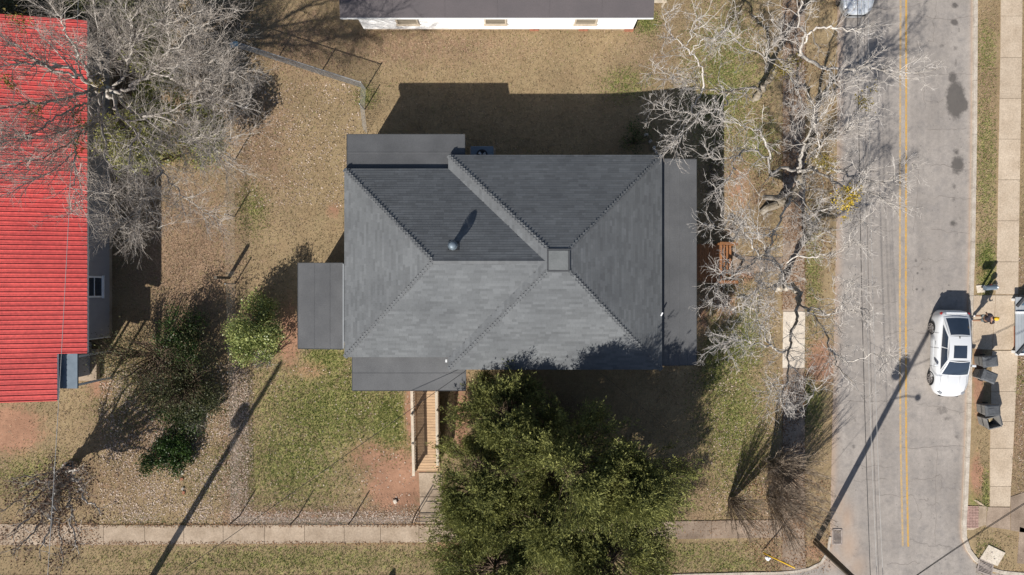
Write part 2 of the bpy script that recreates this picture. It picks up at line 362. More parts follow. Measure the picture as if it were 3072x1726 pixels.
# ------------------------------------------------------------------ ground
def axis(lo, hi, step, far):
    core = np.arange(lo, hi + 1e-6, step)
    out = np.array([0.6, 2, 5, 12, 30, 80, 200, far])
    return np.concatenate([lo - out[::-1], core, hi + out])
gx = axis(-31.0, 31.0, 0.2, 420); gy = axis(-18.5, 18.5, 0.2, 420)
XX, YY = np.meshgrid(gx, gy); nx, ny = len(gx), len(gy)
ZZ = terr(XX, YY)
idx = np.arange(nx * ny).reshape(ny, nx)
GF = np.stack([idx[:-1, :-1], idx[:-1, 1:], idx[1:, 1:], idx[1:, :-1]], -1).reshape(-1, 4)
PXX = 1536 + XX * FPX / (CAM_H - ZZ); PYY = 863 - YY * FPX / (CAM_H - ZZ)      # looks up ground colour zones, paving and plant cover
def blobs(lst):
    a = np.zeros_like(XX)
    for x, y, rx, ry, s in lst:
        a = np.maximum(a, s * np.exp(-(((PXX - x) / rx) ** 2 + ((PYY - y) / ry) ** 2)))
    return a
A_green = blobs([(1000, 1230, 280, 210, .70), (1180, 1270, 85, 110, 1.1), (880, 1380, 220, 180, .62), (2210, 1300, 130, 260, .55), (980, 1080, 90, 70, .8), (2200, 1250, 120, 260, .62),
    (2220, 1020, 80, 140, .8), (2150, 1100, 60, 180, .7), (1900, 1660, 500, 70, .5), (900, 1680, 700, 60, .5), (2180, 260, 130, 260, .6), (2270, 430, 90, 120, .55), (1880, 250, 90, 60, .5),
    (2960, 800, 30, 90, 1.0), (2960, 480, 40, 300, .45), (2925, 1480, 20, 120, .8), (2960, 1480, 20, 90, .7), (3040, 1120, 50, 80, .4), (380, 1180, 130, 160, .4), (700, 1400, 200, 150, .35), (760, 620, 60, 90, .5),
    (1100, 285, 40, 40, .6), (1945, 65, 40, 40, .8), (440, 1600, 300, 60, .35), (2440, 1150, 50, 150, .7), (2440, 800, 40, 200, .5), (2200, 1690, 150, 40, .5), (100, 1420, 160, 90, .5), (2960, 150, 40, 100, .45), (500, 420, 100, 100, .4), (300, 30, 200, 60, .5), (2960, 1650, 60, 40, .4), (1450, 480, 60, 30, .5)])
A_clay = blobs([(1190, 1450, 110, 130, 1.0), (1120, 1370, 110, 70, .72), (1235, 1240, 28, 120, .95), (1385, 1250, 30, 160, .9), (860, 1545, 260, 22, .62), (870, 1010, 40, 130, .85), (930, 1110, 80, 40, .6),
    (30, 1290, 110, 80, 1.1), (300, 1160, 60, 50, .7), (2180, 900, 60, 130, .6), (2460, 1090, 60, 90, .9), (2220, 560, 70, 130, .55), (2110, 950, 25, 120, .6), (2450, 1650, 60, 50, .6), (2935, 1130, 18, 160, .95), (2930, 1430, 25, 80, .9), (2945, 810, 20, 30, .6), (1640, 1300, 60, 80, .6), (1000, 630, 30, 30, .7), (2055, 1400, 60, 60, .5), (840, 1030, 40, 60, .7), (1350, 1640, 70, 60, .7), (1800, 1640, 200, 40, .4), (2230, 820, 50, 40, .7), (1000, 90, 60, 40, .2)])
A_leaf = blobs([(560, 760, 220, 330, .75), (780, 420, 160, 280, .62), (900, 150, 220, 160, .6), (1250, 140, 420, 80, .62), (480, 1250, 230, 200, .75), (700, 1350, 60, 260, 1.0), (950, 1550, 330, 28, .9), (1950, 150, 150, 150, .4),
    (300, 1450, 280, 130, .5), (2200, 350, 120, 320, .55), (2300, 1480, 160, 160, .55), (2960, 300, 50, 400, .5), (3060, 1200, 60, 400, .7), (2100, 1500, 80, 120, .5), (2330, 1660, 100, 60, .7), (3060, 830, 30, 80, .6), (400, 250, 300, 300, .6)])
A_dark = blobs([(680, 60, 130, 110, .55), (1660, 1250, 260, 100, .6), (2300, 620, 90, 120, .5), (330, 700, 60, 380, .4), (1900, 430, 120, 60, .45), (550, 1240, 110, 160, .5), (2430, 1300, 30, 160, .3), (2140, 520, 40, 200, .6), (1650, 1480, 330, 200, .7)])  # patches mixed towards a very dark brown
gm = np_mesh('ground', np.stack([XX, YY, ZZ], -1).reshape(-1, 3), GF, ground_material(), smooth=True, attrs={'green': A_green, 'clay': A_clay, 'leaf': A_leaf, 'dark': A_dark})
ground = link('ground', gm, kind='structure', label='yard ground of dormant grass, clay and fallen leaves')

def look(arr, x, y):
    i = np.clip(np.searchsorted(gy, y), 0, ny - 1); j = np.clip(np.searchsorted(gx, x), 0, nx - 1); return arr[i, j]

# ------------------------------------------------------------------ road
def row_edges():
    ys = np.concatenate([np.arange(-260, 1560, 6.0), np.arange(1560, 1740, 2.5), np.array([1760, 1800, 1900, 2000, 2150])])
    L = np.interp(ys, [-300, 0, 600, 1200, 1400, 1600, 1640, 1665, 1690, 1705, 1714, 1720, 1726, 2200],
                  [2514, 2512, 2510, 2498, 2494, 2490, 2488, 2482, 2462, 2435, 2400, 2330, 2240, 2240])
    k = np.array(KERB_PX2, float)
    Rr = np.interp(ys, k[:, 1], k[:, 0]); Rr[ys > 1728] = 3500
    return ys, L, Rr
ys_, L_, R_ = row_edges()
nc = 120
V = []; 
for y, l, r in zip(ys_, L_, R_):
    for t in np.linspace(0, 1, nc): V.append((l + (r - l) * t, y))
V = np.array(V)
def to_base(P):
    z = np.zeros(len(P))
    for _ in range(6):
        k = (CAM_H - z) / FPX; x = (P[:, 0] - 1536) * k; y = (863 - P[:, 1]) * k; z = base_terr(x, y)
    return np.stack([x, y, z + 0.012], 1)
W3 = to_base(V)
st = np.zeros(len(V)); du = np.zeros(len(V))
for x, y, rx, ry, s in [(2866, 300, 30, 60, 1.25), (2858, 235, 20, 26, .8), (2890, 315, 18, 26, 1.0), (2868, 270, 26, 44, .7), (2865, 17, 13, 11, .9), (2863, 68, 15, 14, .9), (2876, 90, 6, 14, .6), (2866, 190, 8, 22, .6), (2872, 495, 24, 32, .98), (2868, 455, 14, 14, .7), (2862, 560, 10, 14, .6), (2860, 600, 9, 12, .62), (2858, 672, 17, 13, .75), (2880, 655, 8, 8, .55),
        (2747, 782, 7, 7, .8), (2752, 820, 6, 7, .65), (2766, 808, 7, 6, .6), (2846, 856, 6, 5, .7), (2850, 875, 10, 6, .6), (2750, 868, 6, 7, .75), (2768, 870, 7, 8, .65), (2826, 1230, 26, 22, .62), (2840, 1255, 20, 12, .6), (2870, 1310, 22, 12, .55), (2755, 135, 12, 9, .65), (2825, 140, 12, 12, .6), (2865, 145, 12, 14, .55), (2745, 960, 6, 6, .6), (2560, 1340, 12, 10, .6), (2565, 1262, 14, 10, .5), (2530, 1350, 10, 10, .5), (2740, 1060, 30, 24, .45)]:
    st = np.maximum(st, s * np.exp(-(((V[:, 0] - x) / rx) ** 2 + ((V[:, 1] - y) / ry) ** 2)))
edge_r = np.interp(V[:, 1], ys_, R_) - V[:, 0]; edge_l = V[:, 0] - np.interp(V[:, 1], ys_, L_)
du = 0.75 * np.exp(-(edge_r / 9) ** 2) + 0.55 * np.exp(-(edge_l / 16) ** 2)
for x, y, rx, ry, s in [(2540, 1560, 22, 50, .5), (2545, 1640, 30, 60, .5), (2570, 1700, 30, 40, .4), (2500, 1680, 30, 30, .5), (2520, 1520, 20, 60, .4)]:
    du = np.maximum(du, s * np.exp(-(((V[:, 0] - x) / rx) ** 2 + ((V[:, 1] - y) / ry) ** 2)))
nr = len(ys_); ri = np.arange(nr * nc).reshape(nr, nc)
RF = np.stack([ri[:-1, :-1], ri[1:, :-1], ri[1:, 1:], ri[:-1, 1:]], -1).reshape(-1, 4)
road = link('road', np_mesh('road', W3, RF, asphalt_material(), attrs={'stain': st, 'dust': du}), kind='structure', label='old pale grey asphalt street with cracks and oil stains')
cxs, cys = np.meshgrid(np.arange(-420, 2300, 20.0), np.array([1726, 1740, 1780, 1850, 1950, 2150.0])); cV = np.stack([cxs.ravel(), cys.ravel()], 1); cW = to_base(cV); cW[:, 2] += .006
ci = np.arange(cxs.size).reshape(cxs.shape); cF = np.stack([ci[:-1, :-1], ci[1:, :-1], ci[1:, 1:], ci[:-1, 1:]], -1).reshape(-1, 4)
link('cross_road', np_mesh('cross_road', cW, cF, road.data.materials[0], attrs={'stain': np.zeros(len(cV)), 'dust': np.full(len(cV), .25)}), kind='structure', label='side street along the bottom edge')
def ribbon(pts, w, dz, fn=base_terr):
    pts = [Vector((p[0], p[1])) for p in pts]; vs = []; fs = []
    for i, p in enumerate(pts):
        t = (pts[min(i + 1, len(pts) - 1)] - pts[max(i - 1, 0)]).normalized(); n = Vector((-t.y, t.x))
        ww = w[i] if isinstance(w, (list, tuple)) else w
        for s in (-1, 1):
            q = p + n * s * ww / 2; vs.append((q.x, q.y, float(fn(q.x, q.y)) + dz))
    fs = [(2 * i, 2 * i + 1, 2 * i + 3, 2 * i + 2) for i in range(len(pts) - 1)]
    m = MB(); m.add(vs, fs); return m
def RB(px, py): return _ground(px, py, base_terr)
for xs, nm, lab in (((2702, 2700, 2699, 2701, 2708), 'yellow_worn', 'worn left yellow centre line'), ((2718, 2718, 2717, 2718, 2724), 'yellow', 'right yellow centre line')):
    pts = [RB(np.interp(y, (-260, 400, 900, 1326, 1642), xs), y) for y in np.arange(-260, 1643, 20)]
    ribbon(pts, 0.105, 0.017).build('centre_line', MT[nm], road, label=lab)
def crack(a, b, n=14, amp=9, w=0.024):
    rs = np.random.default_rng(int(a[0] * 7 + a[1])); t = np.linspace(0, 1, n)
    j = np.cumsum(rs.normal(0, 1, n)); j -= t * j[-1]
    d = np.array(b, float) - np.array(a, float); nn = np.array([-d[1], d[0]]) / (np.linalg.norm(d) + 1e-6)
    P = np.array(a)[None] + t[:, None] * d[None] + (j * amp / 3)[:, None] * nn[None]
    ww = list(w * rs.uniform(0.5, 1.1, n)); ribbon([RB(*p) for p in P], ww, 0.016).build('crack', MT['crack'], road)
for a, b in [((2560, 12), (2760, 10)), ((2740, 48), (2918, 50)), ((2808, 0), (2800, 120)), ((2800, 115), (2780, 118)), ((2740, 222), (2918, 224)), ((2770, 222), (2775, 330)), ((2775, 300), (2830, 298)), ((2780, 390), (2900, 385)), ((2790, 500), (2915, 505)),
        ((2730, 800), (2765, 782)), ((2665, 805), (2728, 805)), ((2765, 782), (2830, 780)), ((2735, 805), (2740, 880)), ((2665, 1003), (2780, 1000)), ((2670, 1058), (2760, 1068)), ((2750, 1215), (2905, 1240)), ((2560, 1395), (2680, 1400)), ((2720, 1440), (2745, 1441)), ((2745, 1441), (2820, 1422)), ((2820, 1425), (2822, 1470)), ((2822, 1470), (2868, 1472)),
        ((2630, 1482), (2740, 1487)), ((2740, 1487), (2757, 1560)), ((2757, 1500), (2785, 1497)), ((2780, 1510), (2820, 1520)), ((2730, 1615), (2790, 1640)), ((2790, 1636), (2855, 1645)), ((2560, 1440), (2660, 1438)), ((2540, 1200), (2690, 1195)), ((2600, 700), (2690, 690)), ((2520, 620), (2680, 625)), ((2690, 1340), (2905, 1345)), ((2810, 1345), (2805, 1640)), ((2660, 1700), (2760, 1690)), ((2550, 900), (2690, 905)), ((2800, 600), (2915, 598)), ((2790, 690), (2912, 700)), ((2745, 500), (2738, 700))]:
    crack(a, b)
# kerbs
def kerb_run(name, pxs, w, h, label, off=0.0):
    root = empty(name, RB(*pxs[0]), kind='structure', label=label)
    pts = [RB(*p) for p in pxs]
    # resample into 3 m stones
    d = [0]; 
    for a, b in zip(pts, pts[1:]): d.append(d[-1] + (b.xy - a.xy).length)
    n = max(2, int(d[-1] / 2.9))
    def pos(s):
        x = np.interp(s, d, [p.x for p in pts]); y = np.interp(s, d, [p.y for p in pts]); return Vector((x, y))
    for i in range(n):
        s0, s1 = d[-1] * i / n + 0.008, d[-1] * (i + 1) / n - 0.008
        ss = np.linspace(s0, s1, 5); m = MB(); vs = []
        for s in ss:
            p = pos(s); t = (pos(min(s + .05, d[-1])) - pos(max(s - .05, 0))).normalized(); nn = Vector((-t.y, t.x))
            z = float(base_terr(p.x, p.y))
            for o_, zz in ((-w / 2, -0.12), (-w / 2 + 0.02, h), (w / 2, h), (w / 2, -0.12)):
                q = p + nn * (o_ + off); vs.append((q.x, q.y, z + zz))
        fs = [(4 * i_ + k, 4 * i_ + k + 1, 4 * i_ + k + 5, 4 * i_ + k + 4) for i_ in range(4) for k in range(3)] + [(0, 1, 2, 3), (16, 17, 18, 19)]
        m.add(vs, fs); m.build('kerb_stone', MT['kerb'], root)
    return root
kerb_run('kerb', KERB_PX2, 0.22, 0.15, 'pale concrete kerb along the far side of the street')
kerb_run('corner_kerb', [(1700, 1727), (2150, 1724), (2330, 1720), (2400, 1714), (2435, 1705), (2462, 1690), (2482, 1665), (2488, 1640), (2490, 1610)], 0.16, 0.05, 'low kerb curving round the near street corner')

# ------------------------------------------------------------------ pavements
PAVED = []
def slabs(name, quads, label, mats, th=0.1, lift=0.03, base=True):
    root = empty(name, G(*quads[0][0]), kind='structure', label=label)
    for i, q in enumerate(quads):
        PAVED.append(q)
        P = [G(*p) for p in q]; c = sum((p.xy for p in P), Vector((0, 0))) / 4
        P = [(c + (p.xy - c) * (1 - 0.012 / max((p.xy - c).length, .1))) for p in P]
        mt = mats[i] if isinstance(mats, list) else mats
        MB().slab([(p.x, p.y) for p in P], lambda x, y: gz(x, y) + lift, th).build('slab', MT[mt], root)
    return root
jx = [-130, -10, 72, 190, 311, 435, 552, 670, 794, 914, 1033, 1142, 1257, 1376, 1496, 1616, 1736, 1856, 1976, 2020, 2135, 2240, 2346]
def sw_top(x): return np.interp(x, (0, 435, 1300, 2346), (1572, 1576, 1574, 1559))
def sw_bot(x): return np.interp(x, (0, 435, 1300, 2346), (1636, 1634, 1627, 1613))
slabs('sidewalk', [((a, sw_top(a)), (a, sw_bot(a)), (b, sw_bot(b)), (b, sw_top(b))) for a, b in zip(jx, jx[1:])], 'concrete sidewalk along the bottom of the yard',
      ['concrete'] * 19 + ['concrete_stained', 'concrete_stained', 'concrete_stained'])
jy = [-160, -70, 30, 130, 240, 350, 460, 570, 690, 815, 935, 1105, 1225, 1345, 1465, 1555]
nsm = ['concrete_stained'] * 10 + ['concrete_clean'] + ['concrete_stained'] * 4
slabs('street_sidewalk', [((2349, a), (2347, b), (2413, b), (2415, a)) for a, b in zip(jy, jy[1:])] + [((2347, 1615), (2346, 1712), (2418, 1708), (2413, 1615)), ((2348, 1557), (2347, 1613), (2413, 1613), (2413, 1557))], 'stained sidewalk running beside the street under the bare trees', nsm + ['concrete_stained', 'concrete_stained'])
ey = [-200, -75, 49, 173, 296, 418, 540, 663, 786, 884]
def el(y): return np.interp(y, (-200, 180, 400, 780, 900, 1060, 1326, 1500, 1600), (3003, 3000, 2996, 2990, 2985, 2975, 2969, 2969, 2967))
def er(y): return np.interp(y, (-200, 100, 400, 780, 900, 1060, 1326, 1500, 1600), (3068, 3066, 3061, 3055, 3054, 3053, 3040, 3030, 3028))
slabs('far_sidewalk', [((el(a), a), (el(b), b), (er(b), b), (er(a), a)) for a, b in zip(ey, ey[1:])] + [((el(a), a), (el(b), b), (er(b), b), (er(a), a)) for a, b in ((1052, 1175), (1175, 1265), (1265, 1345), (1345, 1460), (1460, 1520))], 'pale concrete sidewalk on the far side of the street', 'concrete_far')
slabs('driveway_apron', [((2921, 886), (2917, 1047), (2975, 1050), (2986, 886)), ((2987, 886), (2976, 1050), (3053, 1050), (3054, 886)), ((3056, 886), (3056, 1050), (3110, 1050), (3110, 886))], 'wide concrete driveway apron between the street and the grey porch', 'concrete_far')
slabs('corner_paving', [((2962, 1521), (2956, 1580), (3030, 1590), (3030, 1522)), ((3031, 1490), (3031, 1592), (3150, 1610), (3150, 1450)), ((3058, 1580), (3050, 1690), (3140, 1700), (3140, 1605))], 'brownish concrete paving at the far street corner', 'concrete_stained')
slabs('yard_path', [((1256, 1418), (1259, 1490), (1330, 1490), (1326, 1418)), ((1259, 1491), (1261, 1572), (1334, 1571), (1331, 1491))], 'short cracked concrete path from the ramp to the sidewalk', 'concrete')
slabs('front_walk', [((2224, 768), (2224, 816), (2292, 815), (2290, 772)), ((2293, 772), (2294, 815), (2347, 815), (2347, 772)), ((2198, 740), (2198, 806), (2223, 806), (2223, 765))], 'brown concrete walk from the wooden steps to the street sidewalk', 'concrete_stained')
# tactile kerb ramp of bricks at the far corner
ramp_o = slabs('kerb_ramp', [((2890, 1500), (2889, 1516), (2958, 1520), (2930, 1500)), ((2935, 1517), (2933, 1583), (2957, 1575), (2960, 1519)), ((2888, 1517), (2890, 1600), (2900, 1590), (2896, 1517)), ((2901, 1584), (2892, 1600), (2930, 1585), (2932, 1583))], 'concrete kerb ramp with pale brick pavers at the far corner', 'concrete')
for r in range(14):
    for c in range(4):
        x0 = 2898 + c * 9 + (r % 2) * 1.5; y0 = 1518 + r * 4.7
        P = [G(x0 + .5, y0 + .4), G(x0 + .5, y0 + 4.2), G(x0 + 8.4, y0 + 4.2), G(x0 + 8.4, y0 + .4)]
        MB().slab([(p.x, p.y) for p in P], lambda x, y: gz(x, y) + .035, .06).build('brick', MT['brick_pale'], ramp_o)
edge_o = empty('brick_edging', G(3046, 980), label='single row of red bricks edging the driveway beside the grey porch', cat='edging')
for i in range(12):
    y0 = 979 + i * 5.6; P = [G(3040, y0), G(3040, y0 + 4.8), G(3052, y0 + 4.8), G(3052, y0)]
    MB().slab([(p.x, p.y) for p in P], lambda x, y: gz(x, y) + .045, .08).build('brick', MT['brick'], edge_o)
# ------------------------------------------------------------------ the main house
ZE, PT = 3.70, 0.51                                        # eave height, roof pitch
MX0, MX1, MY0, MY1 = -3.13, 7.36, -4.03, 6.51              # main hip eaves
WX0, WX1, WY0, WY1 = -8.23, 2.0, -3.42, 5.84               # wing hip eaves
PX0, PX1, PY0, PY1 = 1.66, 2.57, 0.79, 1.69                # flat top of the main hip
ZP = ZE + PT * (PX0 - MX0)
RY = (WY0 + WY1) / 2; ZR = ZE + PT * (WY1 - RY)
house = empty('house', (-0.4, 1.2, 0), label='large house with grey shingled hip roofs and flat grey lean-to roofs', cat='house')
def z_main(x, y): return min(ZE + PT * min(x - MX0, MX1 - x, y - MY0, MY1 - y), ZP)
def z_wing(x, y): return ZE + PT * min(x - WX0, y - WY0, WY1 - y)
def inside_main(x, y): return MX0 < x < MX1 and MY0 < y < MY1
def inside_wing(x, y): return WX0 < x < 1.7 and WY0 < y < WY1
# roof decks (thin solid under the shingles)
def deck(name, polys, eave, z_e, th=0.16):
    m = MB()
    for p in polys: m.add([(x, y, z - 0.006) for x, y, z in p], [tuple(range(len(p)))])
    n = len(eave)
    m.add([(x, y, z_e - 0.006) for x, y in eave] + [(x, y, z_e - th) for x, y in eave], [(i, (i + 1) % n, (i + 1) % n + n, i + n) for i in range(n)] + [tuple(range(n, 2 * n))])
    return m.build(name, MT['fascia'], house)
A, B_, C_, D_ = (MX0, MY0, ZE), (MX1, MY0, ZE), (MX1, MY1, ZE), (MX0, MY1, ZE)
a, b, c, d = (PX0, PY0, ZP), (PX1, PY0, ZP), (PX1, PY1, ZP), (PX0, PY1, ZP)
roof = deck('roof', [(A, B_, b, a), (B_, C_, c, b), (C_, D_, d, c), (D_, A, a, d)], [(MX0, MY0), (MX1, MY0), (MX1, MY1), (MX0, MY1)], ZE)
wr0 = (WX0 + (RY - WY0), RY, ZR); wr1 = (2.0, RY, ZR)
wing = deck('wing_roof', [((WX0, WY0, ZE), (2.0, WY0, ZE), wr1, wr0), ((2.0, WY1, ZE), (WX0, WY1, ZE), wr0, wr1), ((WX0, WY1, ZE), (WX0, WY0, ZE), wr0)], [(WX0, WY0), (-2.0, WY0), (-2.0, WY1), (WX0, WY1)], ZE)
# shingles
E_ = 0.135; CP = 1 / math.hypot(1, PT); EH = E_ * CP
SLOPES = [  # origin, along-eave dir, inward dir, length, hip cut both ends, max run, which roof
    ((MX0, MY0), (1, 0), (0, 1), MX1 - MX0, 1, 1, PY0 - MY0, 'main'),
    ((MX1, MY0), (0, 1), (-1, 0), MY1 - MY0, 1, 1, MX1 - PX1, 'main'),
    ((MX1, MY1), (-1, 0), (0, -1), MX1 - MX0, 1, 1, MY1 - PY1, 'main'),
    ((MX0, MY1), (0, -1), (1, 0), MY1 - MY0, 1, 1, PX0 - MX0, 'main'),
    ((WX0, WY0), (1, 0), (0, 1), 10.0, 1, 0, RY - WY0, 'wing'),
    ((1.77, WY1), (-1, 0), (0, -1), 10.0, 0, 1, WY1 - RY, 'wing'),
    ((WX0, WY1), (0, -1), (1, 0), WY1 - WY0, 1, 1, RY - WY0, 'wing')]
NOM = (0.20, 0.27, 0.34)
rs = random.Random(3)
proto = {}
def sh_geom(w, v0, v1, t0=0.0105, t1=0.0015):
    """local: x along eave, y inward (horizontal run), z height"""
    return [(0, v0, v0 * PT + t0), (w, v0, v0 * PT + t0), (w, v1, v1 * PT + t1), (0, v1, v1 * PT + t1), (0, v0, v0 * PT - 0.004), (w, v0, v0 * PT - 0.004)]
SF = [(0, 1, 2), (0, 2, 3), (4, 5, 1), (4, 1, 0), (5, 2, 1), (4, 0, 3)]
def slope_matrix(o, u, n, uu, vv):
    return Matrix(((u[0], n[0], 0, o[0] + u[0] * uu + n[0] * vv), (u[1], n[1], 0, o[1] + u[1] * uu + n[1] * vv), (0, 0, 1, ZE + vv * PT), (0, 0, 0, 1)))
singles = 0
SVs, SFs, STs = {'main': [], 'wing': []}, {'main': [], 'wing': []}, {'main': [], 'wing': []}
for si, (o, u, n, L, hl, hr, vmax, which) in enumerate(SLOPES):
    nk = int(vmax / EH)
    for k in range(nk + 1):
        v0 = k * EH; v1 = min(v0 + EH * 1.12, vmax)
        if v1 - v0 < 0.03: continue
        lo, hi = v0 * hl, L - v0 * hr
        x = lo - rs.random() * 0.4; run = 0
        while x < hi:
            w = rs.choice(NOM); x0, x1 = max(x + .0015, lo), min(x + w - .0015, hi)
            full = (x1 - x0) > w - 0.007; x += w
            if x1 - x0 < 0.05: continue
            cx = o[0] + u[0] * (x0 + x1) / 2 + n[0] * (v0 + v1) / 2; cy = o[1] + u[1] * (x0 + x1) / 2 + n[1] * (v0 + v1) / 2
            zc = ZE + PT * (v0 + v1) / 2
            if which == 'main' and inside_wing(cx, cy) and z_wing(cx, cy) > zc + 0.05: continue
            if which == 'wing' and inside_main(cx, cy) and z_main(cx, cy) > zc + 0.05: continue
            run -= 1
            if run <= 0: run = rs.choice((1, 1, 2, 2)); tcur = rs.choice((0.05, 0.3, 0.5, 0.55, 0.75, 1.0))
            tn = tcur + rs.uniform(-.07, .07)
            if full and si == 0 and k >= nk - 17 and singles < 300:      # the nearest shingles stand alone
                key = (w, round(tn * 4))
                if key not in proto:
                    proto[key] = np_mesh('shingle', sh_geom(w - 0.003, 0, v1 - v0), SF, MT['shingle'], tint=[round(tn * 4) / 4] * 6)
                so = bpy.data.objects.new('shingle', proto[key]); COL.objects.link(so)
                so.parent = roof; so.matrix_basis = slope_matrix(o, u, n, x0, v0); singles += 1
                continue
            M_ = slope_matrix(o, u, n, x0, v0); base = len(SVs[which])
            SVs[which] += [tuple(M_ @ Vector(p)) for p in sh_geom(x1 - x0, 0, v1 - v0)]
            SFs[which] += [tuple(i + base for i in f) for f in SF]; STs[which] += [tn] * 6
for which, par in (('main', roof), ('wing', wing)):
    link('shingle_courses', np_mesh('shingle_courses', SVs[which], SFs[which], MT['shingle'], tint=STs[which]), None, par, kind='stuff')
# hip and ridge caps
def caps(p0, p1, n1, n2, par, step=0.165, hw=0.14):
    """n1, n2: horizontal unit directions pointing away from the line down either slope"""
    p0, p1 = Vector(p0), Vector(p1); L = (p1 - p0).length; d = (p1 - p0).normalized(); n = int(L / step)
    ref = Vector((0, 0, 1))
    sd = []
    for nn in (n1, n2):
        f = Vector((nn[0], nn[1], -PT)).normalized()          # downslope
        across = (f - d * f.dot(d)).normalized(); sd.append(across)
    up = Vector((0, 0, 1)); ln = step * 1.25
    V_ = []
    for s, h, hs in ((0, 0.0185, 0.0075), (ln, 0.0165, 0.0065)):
        V_ += [d * s + sd[0] * hw + up * hs, d * s + up * h, d * s + sd[1] * hw + up * hs]
    V_ += [sd[0] * hw + up * 0.003, up * 0.014, sd[1] * hw + up * 0.003]
    me = MB().add(V_, [(0, 1, 4, 3), (1, 2, 5, 4), (6, 7, 1, 0), (7, 8, 2, 1), (6, 0, 3), (8, 5, 2)]).mesh('ridge_cap', MT['shingle_cap'])
    for i in range(n):
        o_ = bpy.data.objects.new('ridge_cap', me); COL.objects.link(o_); o_.parent = par; o_.location = p0 + d * (i * step)
S2 = 1
caps(A, a, (-1, 0), (0, -1), roof); caps(B_, b, (1, 0), (0, -1), roof); caps(C_, c, (1, 0), (0, 1), roof); caps(D_, d, (-1, 0), (0, 1), roof)
caps((WX0, WY0, ZE), wr0, (-1, 0), (0, -1), wing); caps((WX0, WY1, ZE), wr0, (-1, 0), (0, 1), wing)
caps(wr0, (1.62, RY, ZR), (0, 1), (0, -1), wing)
# flat top
top = MB().box(((PX0 + PX1) / 2, (PY0 + PY1) / 2, ZP + 0.015), (PX1 - PX0 - 0.02, PY1 - PY0 - 0.02, 0.05)).build('roof_cap_panel', MT['cap_panel'], roof, bevel=0.01)
for (cx, cy, sx, sy) in (((PX0 + PX1) / 2, PY0 - .03, 1.03, .08), ((PX0 + PX1) / 2, PY1 + .03, 1.03, .08), (PX0 - .03, (PY0 + PY1) / 2, .08, .86), (PX1 + .03, (PY0 + PY1) / 2, .08, .86)):
    MB().box((cx, cy, ZP + 0.0), (sx, sy, 0.05)).build('flashing', MT['fascia'], roof)
# low flat roofs: corners given as picture points, heights per corner
def lean_to(name, corners, th, label, seams=2, along='x'):
    P = [at(px, py, z) for px, py, z in corners]
    m = MB(); n = 4
    m.add([tuple(p) for p in P] + [tuple(p - Vector((0, 0, th))) for p in P], [(0, 1, 2, 3), (7, 6, 5, 4)] + [(i, (i + 1) % 4, (i + 1) % 4 + 4, i + 4) for i in range(4)])
    r = m.build(name, MT['membrane'], house, label=label)
    for i in range(1, seams + 1):
        t = i / (seams + 1) + 0.04 * math.sin(7 * i)
        if along == 'x': s0, s1 = P[0].lerp(P[3], t), P[1].lerp(P[2], t)
        else: s0, s1 = P[0].lerp(P[1], t), P[3].lerp(P[2], t)
        MB().bar(s0 + Vector((0, 0, .004)), s1 + Vector((0, 0, .004)), 0.05, 0.012).build('seam', MT['membrane'], r)
    # drip edge
    for i in range(4):
        q0, q1 = P[i], P[(i + 1) % 4]
        c0 = (q0 + q1) / 2; cen = sum(P, Vector()) / 4; out = (c0 - cen); out.z = 0; out.normalize()
        MB().bar(q0 + out * 0.012 - Vector((0, 0, .03)), q1 + out * 0.012 - Vector((0, 0, .03)), 0.02, 0.085).build('drip_edge', MT['fascia'], r)
    return r
lean_to('back_roof', [(1041, 404, 3.2), (1394, 404, 3.2), (1394, 509, 3.52), (1041, 509, 3.52)], 0.14, 'flat grey lean-to roof at the back corner', 1)
lean_to('front_porch_roof', [(1976, 477, 3.47), (2089, 479, 3.25), (2089, 1095, 3.25), (1976, 1097, 3.47)], 0.15, 'long flat grey porch roof facing the street', 3, 'y')
lean_to('ramp_porch_roof', [(1057, 1062, 3.38), (1397, 1062, 3.38), (1397, 1172, 3.1), (1057, 1172, 3.1)], 0.14, 'flat grey porch roof above the ramp', 1)
lean_to('side_roof', [(894, 790, 2.9), (1029, 790, 3.2), (1029, 1048, 3.2), (894, 1046, 2.9)], 0.14, 'flat grey lean-to roof on the side away from the street', 2, 'y')
MB().bar(at(1030, 792, 3.25), at(1030, 1046, 3.25), 0.05, 0.04).build('flashing', MT['deck_grey'], house)
MB().box(at(1339, 1083, 3.62), (0.09, 0.14, 0.12)).build('gutter_end', MT['white_trim'], house)
MB().tube([at(1983, 948, 3.8), at(1988, 938, 3.85)], 0.035, 8).build('vent_pipe', MT['white_plastic'], house)
# debris and white scuffs on the back roof
for i in range(3):
    q = at(1220 + rs.uniform(-90, 60), 478 + rs.uniform(-22, 14), 3.27); MB().box(q + Vector((0, 0, .012)), (rs.uniform(.02, .06), rs.uniform(.02, .04), .012), Matrix.Rotation(rs.uniform(0, 3), 3, 'Z')).build('roof_debris', MT['white_plastic'], house)
